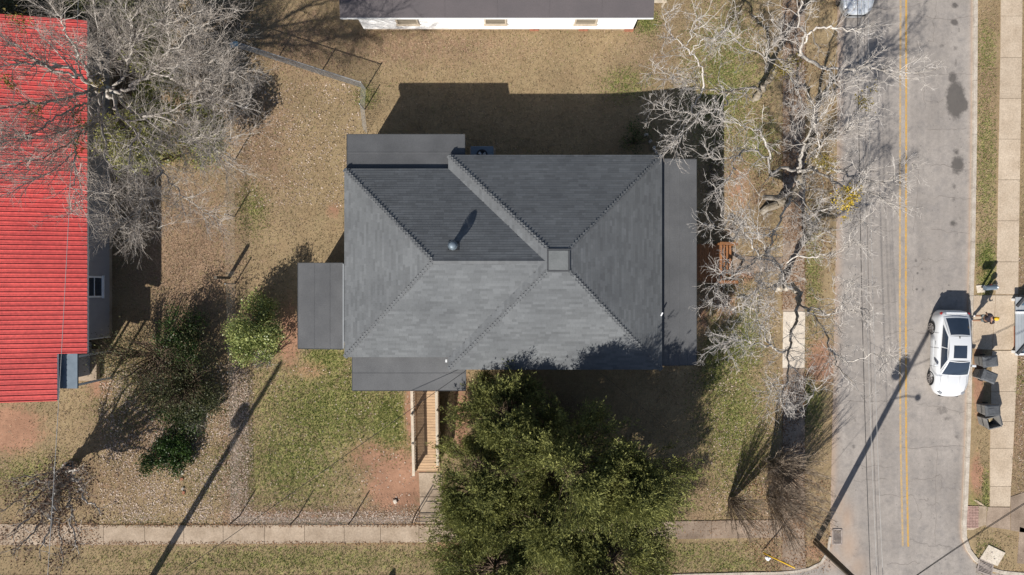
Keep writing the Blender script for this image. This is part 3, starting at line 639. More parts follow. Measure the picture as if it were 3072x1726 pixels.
# turbine ventilator
vx, vy = -2.70, 1.92; vz = z_wing(vx, vy)
vent = empty('turbine_vent', (vx, vy, vz))
vent.parent = house; vent.matrix_parent_inverse = house.matrix_basis.inverted()
MB().lathe([(0.15, -0.12), (0.15, 0.30), (0.16, 0.31)], (vx, vy, vz), 20).build('vent_neck', MT['ac'], vent, smooth=True)
tm = MB()
for k in range(20):
    q = 2 * math.pi * k / 20; vs = []
    for (r, z, tw) in ((0.17, 0.30, 0), (0.225, 0.40, .12), (0.225, 0.48, .22), (0.15, 0.58, .3)):
        for dd in (0, 0.20): vs.append((vx + r * math.cos(q + tw + dd), vy + r * math.sin(q + tw + dd), vz + z + (0.012 if dd else 0)))
    tm.add(vs, [(0, 1, 3, 2), (2, 3, 5, 4), (4, 5, 7, 6)])
tm.build('turbine_fins', MT['ac'], vent)
MB().lathe([(0.005, 0.63), (0.08, 0.62), (0.15, 0.58), (0.16, 0.57), (0.15, 0.56)], (vx, vy, vz), 20).build('vent_cap', MT['ac'], vent, smooth=True)
MB().box((vx, vy, vz + 0.02), (0.5, 0.5, 0.02), Matrix.Rotation(-math.atan(PT), 3, 'X')).build('vent_flashing', MT['fascia'], vent)
# walls
def wall_box(name, x0, x1, y0, y1, z1, mt='house_siding', z0=None, par=None):
    z0 = min(gz(x, y) for x in (x0, x1) for y in (y0, y1)) - 0.1 if z0 is None else z0
    return MB().box(((x0 + x1) / 2, (y0 + y1) / 2, (z0 + z1) / 2), (x1 - x0, y1 - y0, z1 - z0)).build(name, MT[mt], par or house)
wall_box('wall', MX0 + .45, MX1 - .45, MY0 + .45, MY1 - .45, 3.56)
wall_box('wing_wall', WX0 + .4, MX0 + .445, WY0 + .45, WY1 - .45, 3.555)
def foot(corners, inset=0.3):
    P = [at(*c_) for c_ in corners]; xs = sorted(p.x for p in P); ys = sorted(p.y for p in P)
    return xs[0] + inset, xs[-1] - inset, ys[0] + inset, ys[-1] - inset
x0, x1, y0, y1 = foot([(1041, 404, 3.05), (1394, 500, 3.3)]); wall_box('back_room_wall', x0, x1, WY1 - .452, y1, 3.0)
x0, x1, y0, y1 = foot([(894, 790, 2.9), (1029, 1048, 3.2)]); wall_box('side_room_wall', x0, WX0 + .398, y0, y1, 2.72)
# siding courses, windows, doors (seen from the side)
def window(par, c, w, h, ax, mt='glass', frame='white_trim', sash=True, mull=False):
    """ax: outward unit direction along x or y; c centre on the wall face"""
    c = Vector(c); n = Vector(ax); s = Vector((-n.y, n.x, 0))
    def bx(nm, off, sw, hz, dep, zoff, m, p):
        cc = c + s * off + n * dep / 2 + Vector((0, 0, zoff))
        size = (abs(s.x) * sw + abs(n.x) * dep, abs(s.y) * sw + abs(n.y) * dep, hz)
        return MB().box(cc, size).build(nm, MT[m], p)
    f = bx('window', 0, w, h, 0.03, 0, mt, par)
    for o_ in (-1, 1): bx('frame', o_ * (w / 2 + .04), 0.09, h + .17, 0.06, 0, frame, f)
    for z_ in (-1, 1): bx('frame', 0, w, 0.09, 0.062, z_ * (h / 2 + .04), frame, f)
    if sash: bx('sash', 0, w, 0.05, 0.05, 0, frame, f)
    if mull: bx('mullion', 0, 0.05, h, 0.052, 0, frame, f)
    bx('sill', 0, w + .26, 0.05, 0.11, -(h / 2 + .105), frame, f)
    return f
for x in (-0.8, 2.1, 5.0): window(house, (x, MY0 + .45, 2.2), 0.9, 1.5, (0, -1, 0))
for x in (0.6, 3.4): window(house, (x, MY1 - .45, 2.2), 0.9, 1.5, (0, 1, 0))
for y in (-2.3, 4.7): window(house, (MX1 - .45, y, 2.1), 0.9, 1.6, (1, 0, 0))
window(house, (WX0 + .4, 4.2, 2.2), 0.9, 1.4, (-1, 0, 0))
dr = MB().box((MX1 - .43, 1.35, 1.75), (.05, 0.95, 2.1)).build('door', MT['white_trim'], house); MB().box((MX1 - .39, 1.0, 1.7), (.05, .06, .06)).build('handle', MT['steel'], dr)
# front porch: deck, posts, beam
pe = at(2089, 800, 3.25).x - 0.25; py0, py1 = at(2000, 1095, 3.3).y + .25, at(2000, 478, 3.3).y - .25
dk = MB().box(((MX1 - .45 + pe) / 2, (py0 + py1) / 2, 0.62), (pe - MX1 + .44, py1 - py0, 0.12)).build('porch_deck', MT['wood_red'], house)
for i in range(5):
    y = py0 + .1 + (py1 - py0 - .2) * i / 4; MB().box((pe - .1, y, 1.9), (.13, .13, 2.46)).build('porch_post', MT['white_trim'], house)
    MB().box((pe - .12, y, -0.0), (.2, .2, 1.12)).build('porch_pier', MT['brick'], house)
MB().box((pe - .1, (py0 + py1) / 2, 3.05), (.12, py1 - py0, .14)).build('porch_beam', MT['white_trim'], house)
# ramp porch: deck and posts
rx0, rx1 = at(1057, 1172, 3.1).x + .2, at(1397, 1172, 3.1).x - .15; ry = at(1300, 1172, 3.1).y
MB().box(((rx0 + rx1) / 2, (ry + .2 + WY0 + .45) / 2, 0.68), (rx1 - rx0, WY0 + .45 - ry - .2, 0.12)).build('porch_deck', MT['wood'], house)
for x in (rx0 + .1, (rx0 + rx1) / 2 - 1.2, rx1 - .1): MB().box((x, ry + .28, 1.86), (.12, .12, 2.24)).build('porch_post', MT['white_trim'], house)
# air conditioner under the back eave
ac = empty('air_conditioner', (0, 0, 0)); q = at(1446, 452, 0.9); ac.location = (q.x, q.y - 0.25, 0); tag(ac, 'grey-blue outdoor air conditioner with round fan under the back eave', 'air conditioner')
cx, cy = q.x, q.y - 0.25
MB().box((cx, cy, .48), (1.22, 0.98, .80), None).build('casing', MT['ac'], ac, bevel=0.03)
MB().box((cx, cy, .04), (1.4, 1.12, .08)).build('pad', MT['concrete'], ac)
MB().lathe([(0.30, .0), (0.30, .03), (0.24, .03), (0.24, .0)], (cx, cy + .02, .875), 24).build('fan_ring', MT['steel_dark'], ac)
MB().lathe([(0.001, .0), (0.24, .0), (.24, .004), (.001, .004)], (cx, cy + .02, .882), 24).build('fan_well', MT['black'], ac)
for k in range(3):
    t = k * 2.094 + .4
    MB().add([(cx + .05 * math.cos(t - .6), cy + .02 + .05 * math.sin(t - .6), .90), (cx + .22 * math.cos(t - .35), cy + .02 + .22 * math.sin(t - .35), .895), (cx + .23 * math.cos(t + .35), cy + .02 + .23 * math.sin(t + .35), .925), (cx + .05 * math.cos(t + .6), cy + .02 + .05 * math.sin(t + .6), .915)], [(0, 1, 2, 3)]).build('fan_blade', MT['steel'], ac)
# ------------------------------------------------------------------ wheelchair ramp
LX, RX_ = -5.18, -3.98; YT, YB = ry + .2, -9.98
rampo = empty('ramp', (LX, YB, 0), label='long pine wheelchair ramp with slatted rails leading from the porch', cat='ramp')
def zr(y): return 0.74 * (y - YB) / (YT - YB) + 0.035
nb = 33
for i in range(nb):
    y0, y1 = YB + (YT - YB) * i / nb, YB + (YT - YB) * (i + 1) / nb - 0.012
    MB().bar((LX + .02 + rs.uniform(-.01, .01), (y0 + y1) / 2, zr((y0 + y1) / 2) - .02), (RX_ - .02, (y0 + y1) / 2, zr((y0 + y1) / 2) - .02), y1 - y0, 0.035, up=(0, -0.15, 1)).build('deck_board', MT['wood'], rampo)
for X in (LX, RX_):
    sgn = -1 if X == LX else 1
    xo = X + sgn * 0.04
    ye = YB - .02 if X == LX else YB + .55
    MB().bar((xo, ye, zr(ye) + .98), (xo, YT, zr(YT) + .98), 0.14, 0.04).build('hand_rail', MT['wood_pale'], rampo)
    MB().bar((xo, ye, zr(ye) + .10), (xo, YT, zr(YT) + .10), 0.04, 0.09).build('bottom_rail', MT['wood_pale'], rampo)
    MB().bar((xo, YB, zr(YB) - .08), (xo, YT, zr(YT) - .10), 0.04, 0.16).build('stringer', MT['wood'], rampo)
    me = None; n = 34
    for i in range(n):
        y = ye + .06 + (YT - ye - .12) * i / (n - 1)
        if me is None: me = MB().box((0, 0, 0), (0.035, 0.06, 0.86)).mesh('baluster', MT['wood_pale'])
        link('baluster', me, None, rampo).location = Vector((xo + sgn * .015, y, zr(y) + .53))
    for y in np.linspace(ye + .15, YT - .1, 4):
        MB().box((xo + sgn * .03, y, zr(y) + .40), (.09, .09, 1.14 + zr(y) * .8)).build('post', MT['wood_pale'], rampo)
# ------------------------------------------------------------------ wooden front steps
steps = empty('front_steps', G(2182, 790), label='reddish wooden landing and steps with side rails in front of the street porch', cat='steps')
sxe = 11.45; ysa, ysb = G(2180, 738).y, G(2180, 845).y
nbd = 18
for i in range(nbd):
    x = pe + .02 + (sxe - pe - .02) * (i + .5) / nbd
    MB().box((x, (ysa + ysb) / 2, .06), ((sxe - pe) / nbd - .012, ysa - ysb, .04)).build('landing_board', MT['wood_red'], steps)
for i, (dx, z) in enumerate(((0.10, -.12), (0.33, -.30), (0.56, -.47))):
    MB().box((sxe + dx, (ysa + ysb) / 2, z), (.19, ysa - ysb, .04)).build('tread', MT['wood_red'], steps)
    MB().box((sxe + dx - .10, (ysa + ysb) / 2, z - .10), (.02, ysa - ysb, .15)).build('riser', MT['wood_red'], steps)
for y in (ysa + .04, ysb - .04):
    MB().bar((sxe - .35, y, .88), (sxe + .72, y, .45), .16, .04).build('hand_rail', MT['wood_red'], steps)
    MB().bar((pe, y, -.02), (sxe, y, -.02), .04, .16).build('rim_board', MT['wood_red'], steps)
    MB().bar((sxe - .02, y, -.03), (sxe + .7, y, -.56), .04, .2).build('stringer', MT['wood_red'], steps)
    for x, zt in ((sxe - .3, .84), (sxe + .66, .46)):
        g0 = gz(x, y); MB().box((x, y, (zt + g0 - .05) / 2), (.09, .09, zt - g0 + .05)).build('post', MT['wood_red'], steps)

# ------------------------------------------------------------------ white building at the top
wh = empty('white_building', (0, 15, 0), label='long white building with a low brown-grey roof above the back yard', cat='building')
bx0, bx1, by = -8.0, 6.52, 14.0
MB().box(((bx0 + bx1) / 2, by + 4.5, 1.65), (bx1 - bx0, 9.0, 2.70)).build('wall', MT['white_siding'], wh)
for i in range(13):                                   # lap boards
    z = 0.42 + i * .2; MB().bar((bx0 - .01, by - .012, z), (bx1 + .01, by - .012, z), .03, .19, up=(0, -.06, 1)).build('siding_board', MT['white_siding'], wh)
    MB().bar((bx1 + .012, by, z), (bx1 + .012, by + 9, z), .03, .19).build('siding_board', MT['white_siding'], wh)
MB().box(((bx0 + bx1) / 2, by + 4.5, 0.0), (bx1 - bx0 - .06, 8.9, .62)).build('foundation', MT['concrete'], wh)
for px in (1603, 1750, 1886):
    xx = G(px, 88).x
    for r_ in range(4):
        for c_ in range(2): MB().box((xx - .14 + c_ * .25, by + .045, -.12 + r_ * .1), (.235, .13, .085)).build('brick', MT['brick'], wh)
zE, zRdg = 3.0, 3.95
ex0, ex1, ey0 = -8.62, 7.10, 13.52
ym = by + 4.5; eyb = 2 * ym - ey0
rf = MB().add([(ex0, ey0, zE), (ex1, ey0, zE), (ex1, ym, zRdg), (ex0, ym, zRdg), (ex1, eyb, zE), (ex0, eyb, zE), (ex0, ey0, zE - .14), (ex1, ey0, zE - .14), (ex1, ym, zRdg - .14), (ex0, ym, zRdg - .14), (ex1, eyb, zE - .14), (ex0, eyb, zE - .14)],
    [(0, 1, 2, 3), (3, 2, 4, 5), (6, 9, 8, 7), (9, 11, 10, 8), (0, 6, 7, 1), (4, 10, 11, 5), (0, 3, 9, 6), (3, 5, 11, 9), (1, 7, 8, 2), (2, 8, 10, 4)]).build('roof', MT['brown_roof'], wh)
MB().bar((ex0, ey0 - .015, zE - .07), (ex1, ey0 - .015, zE - .07), .02, .15).build('fascia', MT['white_trim'], rf)
for i in range(1, 6): MB().bar((ex0 + (ex1 - ex0) * i / 6, ey0 + .02, zE + .008), (ex0 + (ex1 - ex0) * i / 6, ym, zRdg + .008), .05, .012).build('seam', MT['brown_roof'], rf)
for px in (1218, 1486, 1760):
    xx = at(px, 62, 1.8).x; window(wh, (xx, by - .03, 1.80), 1.0, 1.3, (0, -1, 0), mt='blind', frame='wood_pale', sash=True, mull=False)
# small wooden deck beside it
dko = empty('side_deck', at(1990, 5, .4), label='small wooden landing beside the white building at the top edge', cat='deck')
for i in range(7): MB().box((7.6 + .0, 15.45 + i * .145, .35), (1.5, .135, .04)).build('board', MT['wood_pale'], dko)
for x in (6.95, 8.25):
    for y in (15.45, 16.3): MB().box((x, y, .1), (.1, .1, .9 if x < 8 else 1.4)).build('post', MT['wood_pale'], dko)

# ------------------------------------------------------------------ red roofed building on the left
rb = empty('red_roofed_building', (-24, 4, 0), label='grey building with a bright red ribbed metal roof', cat='building')
RZ0, RSL = 3.15, 0.22
XE = at(262, 700, RZ0).x; XRG = XE - 7.0
def rz(x): return RZ0 + (XE - x) * RSL if x > XRG else RZ0 + (XE - XRG) * RSL - (XRG - x) * RSL
ytop = at(262, 62, RZ0).y; ybot = at(262, 1060, RZ0).y
XW = at(170, 1130, rz(-22.7)).x; ywing = at(170, 1204, rz(-22.7)).y
def panel(x0, x1, y0, y1, par):
    prof = []; n = int(round((y1 - y0) / 0.235)); st_ = (y1 - y0) / n
    for i in range(n):
        yb = y0 + i * st_
        prof += [(yb, 0), (yb + .02, .035), (yb + .05, .035), (yb + .07, 0), (yb + st_ * .5, 0), (yb + st_ * .5 + .008, .008), (yb + st_ * .5 + .03, .008), (yb + st_ * .5 + .038, 0)]
    prof.append((y1 - .002, 0)); m = MB(); vs = []
    for x in (x0, x1):
        vs += [(x, y, rz(x) + h) for y, h in prof]
    k = len(prof); vs += [(x0, y0, rz(x0) - .02), (x0, y1 - .002, rz(x0) - .02)]
    m.add(vs, [(i, i + 1, i + 1 + k, i + k) for i in range(k - 1)]); return m.build('roof_panel', MT['red_metal'], par)
rroof = MB().add([(XE - .03, ywing + .03, RZ0), (XRG, ywing + .03, 0), (XRG, ytop - .03, 0), (XE - .03, ytop - .03, 0)], [(0, 1, 2, 3)])
rroof.v = [(x, y, rz(x) - .03) for x, y, z in rroof.v]
# roof deck follows the stepped outline
rroof = MB().add([(x, y, rz(x) - .02 - dz_) for dz_ in (0, .16) for x, y in ((XE - .03, ybot + .03), (XE - .03, ytop - .03), (XRG, ytop - .03), (XRG, ywing + .03), (XW - .03, ywing + .03), (XW - .03, ybot + .03))],
    [(0, 1, 2, 3, 4, 5), (6, 7, 8, 9, 10, 11)] + [(i, (i + 1) % 6, (i + 1) % 6 + 6, i + 6) for i in range(6)]).build('roof', MT['white_trim'], rb)
npan = 18
for i in range(npan):
    y0 = ybot + (ytop - ybot) * i / npan; panel(XE, XRG, y0, ybot + (ytop - ybot) * (i + 1) / npan, rroof)
for i in range(3):
    y0 = ywing + (ybot - ywing) * i / 3; panel(XW, XRG, y0, ywing + (ybot - ywing) * (i + 1) / 3, rroof)
m = MB().add([(XRG, ywing, rz(XRG)), (XRG, ytop, rz(XRG)), (XRG - 7, ytop, RZ0), (XRG - 7, ywing, RZ0)], [(0, 1, 2, 3)]); m.build('far_roof_slope', MT['red_metal'], rroof)
XWALL = at(328, 900, .35).x; ywb = at(328, 1010, .35).y
MB().box(((XWALL + XRG) / 2, (ywb + ytop - .5) / 2, 1.75), (XWALL - XRG, ytop - .5 - ywb, 2.8)).build('wall', MT['grey_siding'], rb)
ng = 46
for i in range(ng):
    y = ywb + .1 + (ytop - .7 - ywb) * i / (ng - 1); MB().box((XWALL + .006, y, 1.75), (.016, .27, 2.78)).build('siding_board', MT['grey_siding'], rb)
MB().box((XWALL - 3, (ywb + ytop - .5) / 2, .1), (5.9, ytop - .7 - ywb, .6)).build('foundation', MT['concrete'], rb)
MB().box((XWALL + .02, ywb - .02, 1.75), (.1, .05, 2.85)).build('corner_trim', MT['white_trim'], rb)
window(rb, (XWALL + .015, at(300, 861, 1.6).y, 1.75), 0.95, 1.25, (1, 0, 0), mt='glass', frame='white_plastic', sash=True, mull=False)
sw = MB().box((XW - 2.6, (ywing + ywb) / 2 + .3, 1.7), (4.6, ywb - ywing - 1.2, 3.0)).build('wing_wall', MT['grey_siding'], rb)
pz = 3.08
q0, q1 = at(171, 1062, pz), at(232, 1166, pz)
lp = MB().box(((q0.x + q1.x) / 2 - .3, (q0.y + q1.y) / 2, pz - .05), (q1.x - q0.x + .6, q0.y - q1.y, .1)).build('entry_roof', MT['ac'], rb)
for y in (q0.y - .15, q1.y + .15): MB().box((q1.x - .12, y, 1.5), (.1, .1, 3.05)).build('entry_post', MT['white_trim'], rb)
MB().box((q0.x - .6, (q0.y + q1.y) / 2, .15), (1.8, 1.7, .4)).build('entry_floor', MT['concrete'], rb)
# ------------------------------------------------------------------ porch at the right edge
gp = empty('grey_porch', G(3075, 980), label='grey boarded porch with white edges at the right edge across the street', cat='porch')
gzr = gz(28, -2)
pa, pb = at(3046, 892, gzr + .5), at(3046, 1066, gzr + .5)
for i in range(12):
    x = pa.x + .08 + i * .15; MB().box((x, (pa.y + pb.y) / 2, gzr + .5), (.14, pa.y - pb.y, .05)).build('deck_board', MT['deck_grey'], gp)
for py in (938, 1063):
    q = at(3050, py, gzr + .55); MB().box((q.x + .9, q.y, gzr + .55), (1.9, .12, .12)).build('edge_board', MT['white_trim'], gp)
for py in (906, 1050):
    q = at(3052, py, gzr + .6); MB().bar((q.x, q.y - .25, gzr + .58), (q.x + .7, q.y + .55, gzr + .58), .14, .08).build('brace', MT['fascia'], gp)
    MB().add([(q.x + .25, q.y - .2, gzr + .56), (q.x + .9, q.y - .2, gzr + .56), (q.x + .9, q.y + .5, gzr + .56)], [(0, 1, 2)]).build('pane', MT['sky_glass'], gp)
for y in (pa.y - .15, pb.y + .15): MB().box((pa.x + .2, y, gzr + .2), (.14, .14, .6)).build('post', MT['white_trim'], gp)
# ------------------------------------------------------------------ trees
def catmull(pts, n):
    P = np.array(pts, float); m = len(P)
    if m == 2: return P[0] + (P[1] - P[0]) * np.linspace(0, 1, n)[:, None]
    E = np.vstack([2 * P[0] - P[1], P, 2 * P[-1] - P[-2]])
    seg = np.linalg.norm(np.diff(P[:, :], axis=0), axis=1); cum = np.concatenate([[0], np.cumsum(seg)]); out = []
    for s in np.linspace(0, cum[-1], n):
        i = min(np.searchsorted(cum, s, 'right') - 1, m - 2); t = (s - cum[i]) / max(seg[i], 1e-6)
        p0, p1, p2, p3 = E[i], E[i + 1], E[i + 2], E[i + 3]
        out.append(0.5 * ((2 * p1) + (-p0 + p2) * t + (2 * p0 - 5 * p1 + 4 * p2 - p3) * t * t + (-p0 + 3 * p1 - 3 * p2 + p3) * t ** 3))
    return np.array(out)
def unit(v): return v / np.maximum(np.linalg.norm(v, axis=-1, keepdims=True), 1e-9)
def tubes(P, Rd, k, rng):
    """P (m,n,3), Rd (m,n) -> V, F, tint"""
    m, n, _ = P.shape
    T = np.empty_like(P); T[:, 1:-1] = P[:, 2:] - P[:, :-2]; T[:, 0] = P[:, 1] - P[:, 0]; T[:, -1] = P[:, -1] - P[:, -2]; T = unit(T)
    ref = np.where(np.abs(T[..., 2:3]) < 0.92, np.array([0, 0, 1.0]), np.array([1.0, 0, 0]))
    a = unit(np.cross(T, ref)); b = np.cross(T, a)
    q = 2 * np.pi * np.arange(k) / k
    V = P[:, :, None] + (a[:, :, None] * np.cos(q)[None, None, :, None] + b[:, :, None] * np.sin(q)[None, None, :, None]) * Rd[:, :, None, None]
    base = (np.arange(m) * n * k)[:, None, None] + (np.arange(n - 1) * k)[None, :, None]
    kk = np.arange(k)[None, None]; k2 = (np.arange(k) + 1) % k; k2 = k2[None, None]
    F = np.stack([base + kk, base + k2, base + k + k2, base + k + kk], -1).reshape(-1, 4)
    ti = np.repeat(rng.uniform(0, 1, m), n * k)
    return V.reshape(-1, 3), F, ti
def join(parts):
    V, F, T = [], [], []; o = 0
    for v, f, t in parts: V.append(v); F.append(f + o); T.append(t); o += len(v)
    return np.vstack(V), np.vstack(F), np.concatenate(T)
def spawn(P, Rd, rng, per_m, t0, ln, spread, up, nseg, wob, rr, rmin, fade=0.5, maxn=None):
    """children branches for all parents at once"""
    m, n, _ = P.shape
    L = np.linalg.norm(np.diff(P, axis=1), axis=2).sum(1)
    cnt = rng.poisson(np.maximum(per_m * L * (1 - t0), 0.2)); idx = np.repeat(np.arange(m), cnt); M_ = len(idx)
    t = t0 + (1 - t0) * rng.uniform(0, 1, M_) ** 0.8
    f = t * (n - 1); i = np.minimum(f.astype(int), n - 2); w = (f - i)[:, None]
    p = P[idx, i] * (1 - w) + P[idx, i + 1] * w; T = unit(P[idx, i + 1] - P[idx, i])
    r = (Rd[idx, i] * (1 - w[:, 0]) + Rd[idx, i + 1] * w[:, 0]) * rr
    rv = unit(rng.normal(0, 1, (M_, 3))); rv = unit(rv - T * (rv * T).sum(1, keepdims=True))
    d = unit(T + rv * spread * rng.uniform(.6, 1.4, (M_, 1)) + np.array([0, 0, up]))
    ll = (ln if np.isscalar(ln) else ln[idx]) * rng.uniform(.45, 1.25, M_) * (1 - fade * t)
    Q = np.empty((M_, nseg, 3)); Q[:, 0] = p; st_ = (ll / (nseg - 1))[:, None]
    for s in range(1, nseg):
        d = unit(d + rng.normal(0, wob, (M_, 3)) + np.array([0, 0, up * 0.25])); Q[:, s] = Q[:, s - 1] + d * st_
    r = np.maximum(r, rmin); RR = r[:, None] * np.linspace(1, 0.35, nseg)[None]; RR = np.maximum(RR, rmin * 0.6)
    return Q, RR
def leaf_quads(Cn, n, sp, size, rng, aspect=0.5, tint=(0.0, 1.0), axis=None, flat=0.0, clumpvar=0.3):
    Cn = np.asarray(Cn, float); M_ = len(Cn) * n
    c = np.repeat(Cn, n, 0); sp = np.broadcast_to(np.asarray(sp, float), (3,))
    if axis is None:
        p = c + rng.normal(0, 1, (M_, 3)) * sp; a = unit((rng.normal(0, 1, (M_, 3)) + np.array([0, 0, 0.2])) * np.array([1, 1, 1 - flat * .9]))
    else:
        ax = np.repeat(axis, n, 0); s = rng.uniform(0, 1, (M_, 1)); ln = np.linalg.norm(ax, axis=1, keepdims=True)
        p = c + ax * s + rng.normal(0, 1, (M_, 3)) * ln * 0.16 * (1.1 - s); a = unit(unit(ax) * 1.0 + rng.normal(0, .45, (M_, 3)))
    nn = unit(rng.normal(0, 1, (M_, 3)) * np.array([1, 1, 1 - flat * .7]) + np.array([0, 0, flat * 4.0])); b = unit(np.cross(nn, a))
    L = (size * rng.uniform(.6, 1.35, (M_, 1))); W = L * aspect
    V = np.stack([p, p + a * L * .45 + b * W * .5, p + a * L, p + a * L * .45 - b * W * .5], 1).reshape(-1, 3)
    F = np.arange(M_ * 4).reshape(-1, 4)
    cv = np.repeat(rng.uniform(-clumpvar, clumpvar, len(Cn)), n)
    t = rng.uniform(tint[0], tint[1], M_) + cv
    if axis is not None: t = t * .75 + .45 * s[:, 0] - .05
    t = np.clip(t, 0, 1)
    return V, F, np.repeat(t, 4)
def limb3(pts, z0):
    return [tuple(at(x, y, z + z0)) for x, y, z in pts]
def bare_tree(name, base_px, limbs, radii, seed, label, mats, L1, L2, L3, group=None, rmin=0.008, jitter=0.05, extra=None, rscale=1.0, mossy=(0,)):
    rng = np.random.default_rng(seed)
    b = G(*base_px); z0 = b.z
    root = empty(name, b, label=label, cat='tree', group=group)
    nP = 26; P0, R0 = [], []
    for pts, r in zip(limbs, radii):
        C = catmull(limb3(pts, z0), nP)
        j = np.cumsum(rng.normal(0, jitter, (nP, 3)), 0); tt = np.linspace(0, 1, nP)[:, None]; j = j - j[-1] * tt + rng.normal(0, jitter * .6, (nP, 3)); j[0] = 0; C = C + j
        P0.append(C); R0.append(np.linspace(r[0], r[1], nP) * rscale * (1 + .12 * np.sin(np.arange(nP) * 1.7 + seed)))
    P0 = np.array(P0); R0 = np.array(R0)
    P0[0, 0, 2] = z0 - 0.15
    R0[0, 0] *= 1.3; R0[0, 1] *= 1.15; R0[0, 2] *= 1.05
    for li in range(len(limbs)):
        V, F, T = tubes(P0[li:li + 1], R0[li:li + 1], 9, rng)
        link('trunk' if li == 0 else 'limb', np_mesh('limb', V, F, MT[mats[0] if li in mossy else mats[1]], T, True), None, root)
    parts = []
    Q1, S1 = spawn(P0[1:] if len(P0) > 1 else P0, R0[1:] if len(P0) > 1 else R0, rng, **L1)
    V, F, T = tubes(Q1, S1, 6, rng); link('branches', np_mesh('branches', V, F, MT[mats[1]], T, True), None, root, kind='stuff')
    Q2, S2 = spawn(Q1, S1, rng, **L2)
    parts.append(tubes(Q2, S2, 4, rng))
    Q2b, S2b = spawn(P0[1:], R0[1:], rng, **dict(L2, per_m=L2['per_m'] * .5, t0=.35)); parts.append(tubes(Q2b, S2b, 4, rng))
    Q3, S3 = spawn(np.concatenate([Q2, Q2b]), np.concatenate([S2, S2b]), rng, **L3)
    parts.append(tubes(Q3, S3, 3, rng))
    V, F, T = join(parts); link('crown', np_mesh('crown', V, F, MT[mats[2]], T), None, root, kind='stuff')
    if extra: extra(root, rng, Q1, Q2, Q3)
    return root, Q2
def mistletoe(root, rng, pxs, n=160, sz=0.4, mt='olive_clump'):
    for (x, y, z) in pxs:
        c = at(x, y, z + root.location.z)
        cs = np.array(c)[None] + rng.normal(0, sz * .5, (14, 3))
        V, F, T = leaf_quads(cs, n // 14 + 6, sz * .33, .10, rng, .5); link('mistletoe', np_mesh('mistletoe', V, F, MT[mt], T), None, root, kind='stuff')

W1 = dict(per_m=4.0, t0=.2, ln=1.9, spread=.95, up=.12, nseg=9, wob=.22, rr=.42, rmin=.014)
W2 = dict(per_m=4.6, t0=.12, ln=.9, spread=.9, up=.10, nseg=6, wob=.22, rr=.5, rmin=.0085)
W3_ = dict(per_m=8.0, t0=.15, ln=.38, spread=.85, up=.06, nseg=4, wob=.2, rr=.6, rmin=.006)
LA = [[(2262, 300, 0), (2286, 274, 1.5), (2312, 230, 3), (2350, 186, 4.2), (2400, 160, 5.5)],
      [(2398, 162, 5.5), (2440, 188, 6), (2462, 205, 6.4), (2540, 210, 7), (2572, 200, 7.3), (2640, 212, 8), (2775, 212, 8.6)],
      [(2398, 162, 5.5), (2412, 110, 6.6), (2396, 60, 7.6), (2402, 0, 8.4), (2420, -70, 9)],
      [(2410, 130, 6), (2440, 96, 6.6), (2500, 94, 7.4), (2560, 92, 8), (2625, 74, 8.6)],
      [(2286, 274, 1.5), (2235, 272, 4.0), (2178, 282, 5.4), (2107, 270, 6.4), (2074, 245, 7), (2024, 230, 7.6), (1940, 225, 8.2)],
      [(2107, 270, 6.4), (2099, 207, 7), (2074, 166, 7.5), (2058, 137, 7.8), (2004, 100, 8.4), (1987, 40, 8.9)],
      [(2107, 270, 6.4), (2082, 315, 7), (2066, 361, 7.5), (2045, 415, 8), (2018, 450, 8.3)],
      [(2074, 166, 7.5), (2120, 124, 7.9), (2165, 112, 8.2), (2195, 80, 8.6), (2215, 30, 9)],
      [(2350, 180, 4), (2252, 145, 6), (2207, 120, 7), (2165, 108, 7.8), (2110, 150, 8.4)],
      [(2303, 208, 3), (2290, 170, 5), (2330, 100, 6.5), (2310, 50, 7.8)],
      [(2462, 205, 6.4), (2500, 250, 7), (2560, 262, 8), (2600, 300, 8.6)],
      [(2178, 282, 5.4), (2176, 320, 6.5), (2080, 330, 7.6), (1960, 330, 8.3)],
      [(2350, 180, 4), (2380, 240, 5.5), (2400, 300, 6.6), (2430, 350, 7.4)],
      [(2058, 137, 7.8), (2090, 90, 8.3), (2120, 40, 8.8)]]
RA = [(.34, .20), (.16, .03), (.13, .03), (.11, .025), (.15, .03), (.085, .02), (.085, .02), (.06, .015), (.08, .02), (.08, .02), (.06, .015), (.06, .015), (.07, .018), (.05, .012)]
treeA, _ = bare_tree('bare_tree', (2262, 300), LA, RA, 21, 'pale bare tree reaching over the top of the street, nearest the white building', ('bark_mossy', 'bark_white', 'twig_white'), W1, W2, W3_, 'bare trees along the street', rscale=.52, mossy=(0, 4),
    extra=lambda r, g, a_, b__, c__: mistletoe(r, g, [(2380, 200, 5.5), (2345, 210, 5), (2600, 300, 8)]))
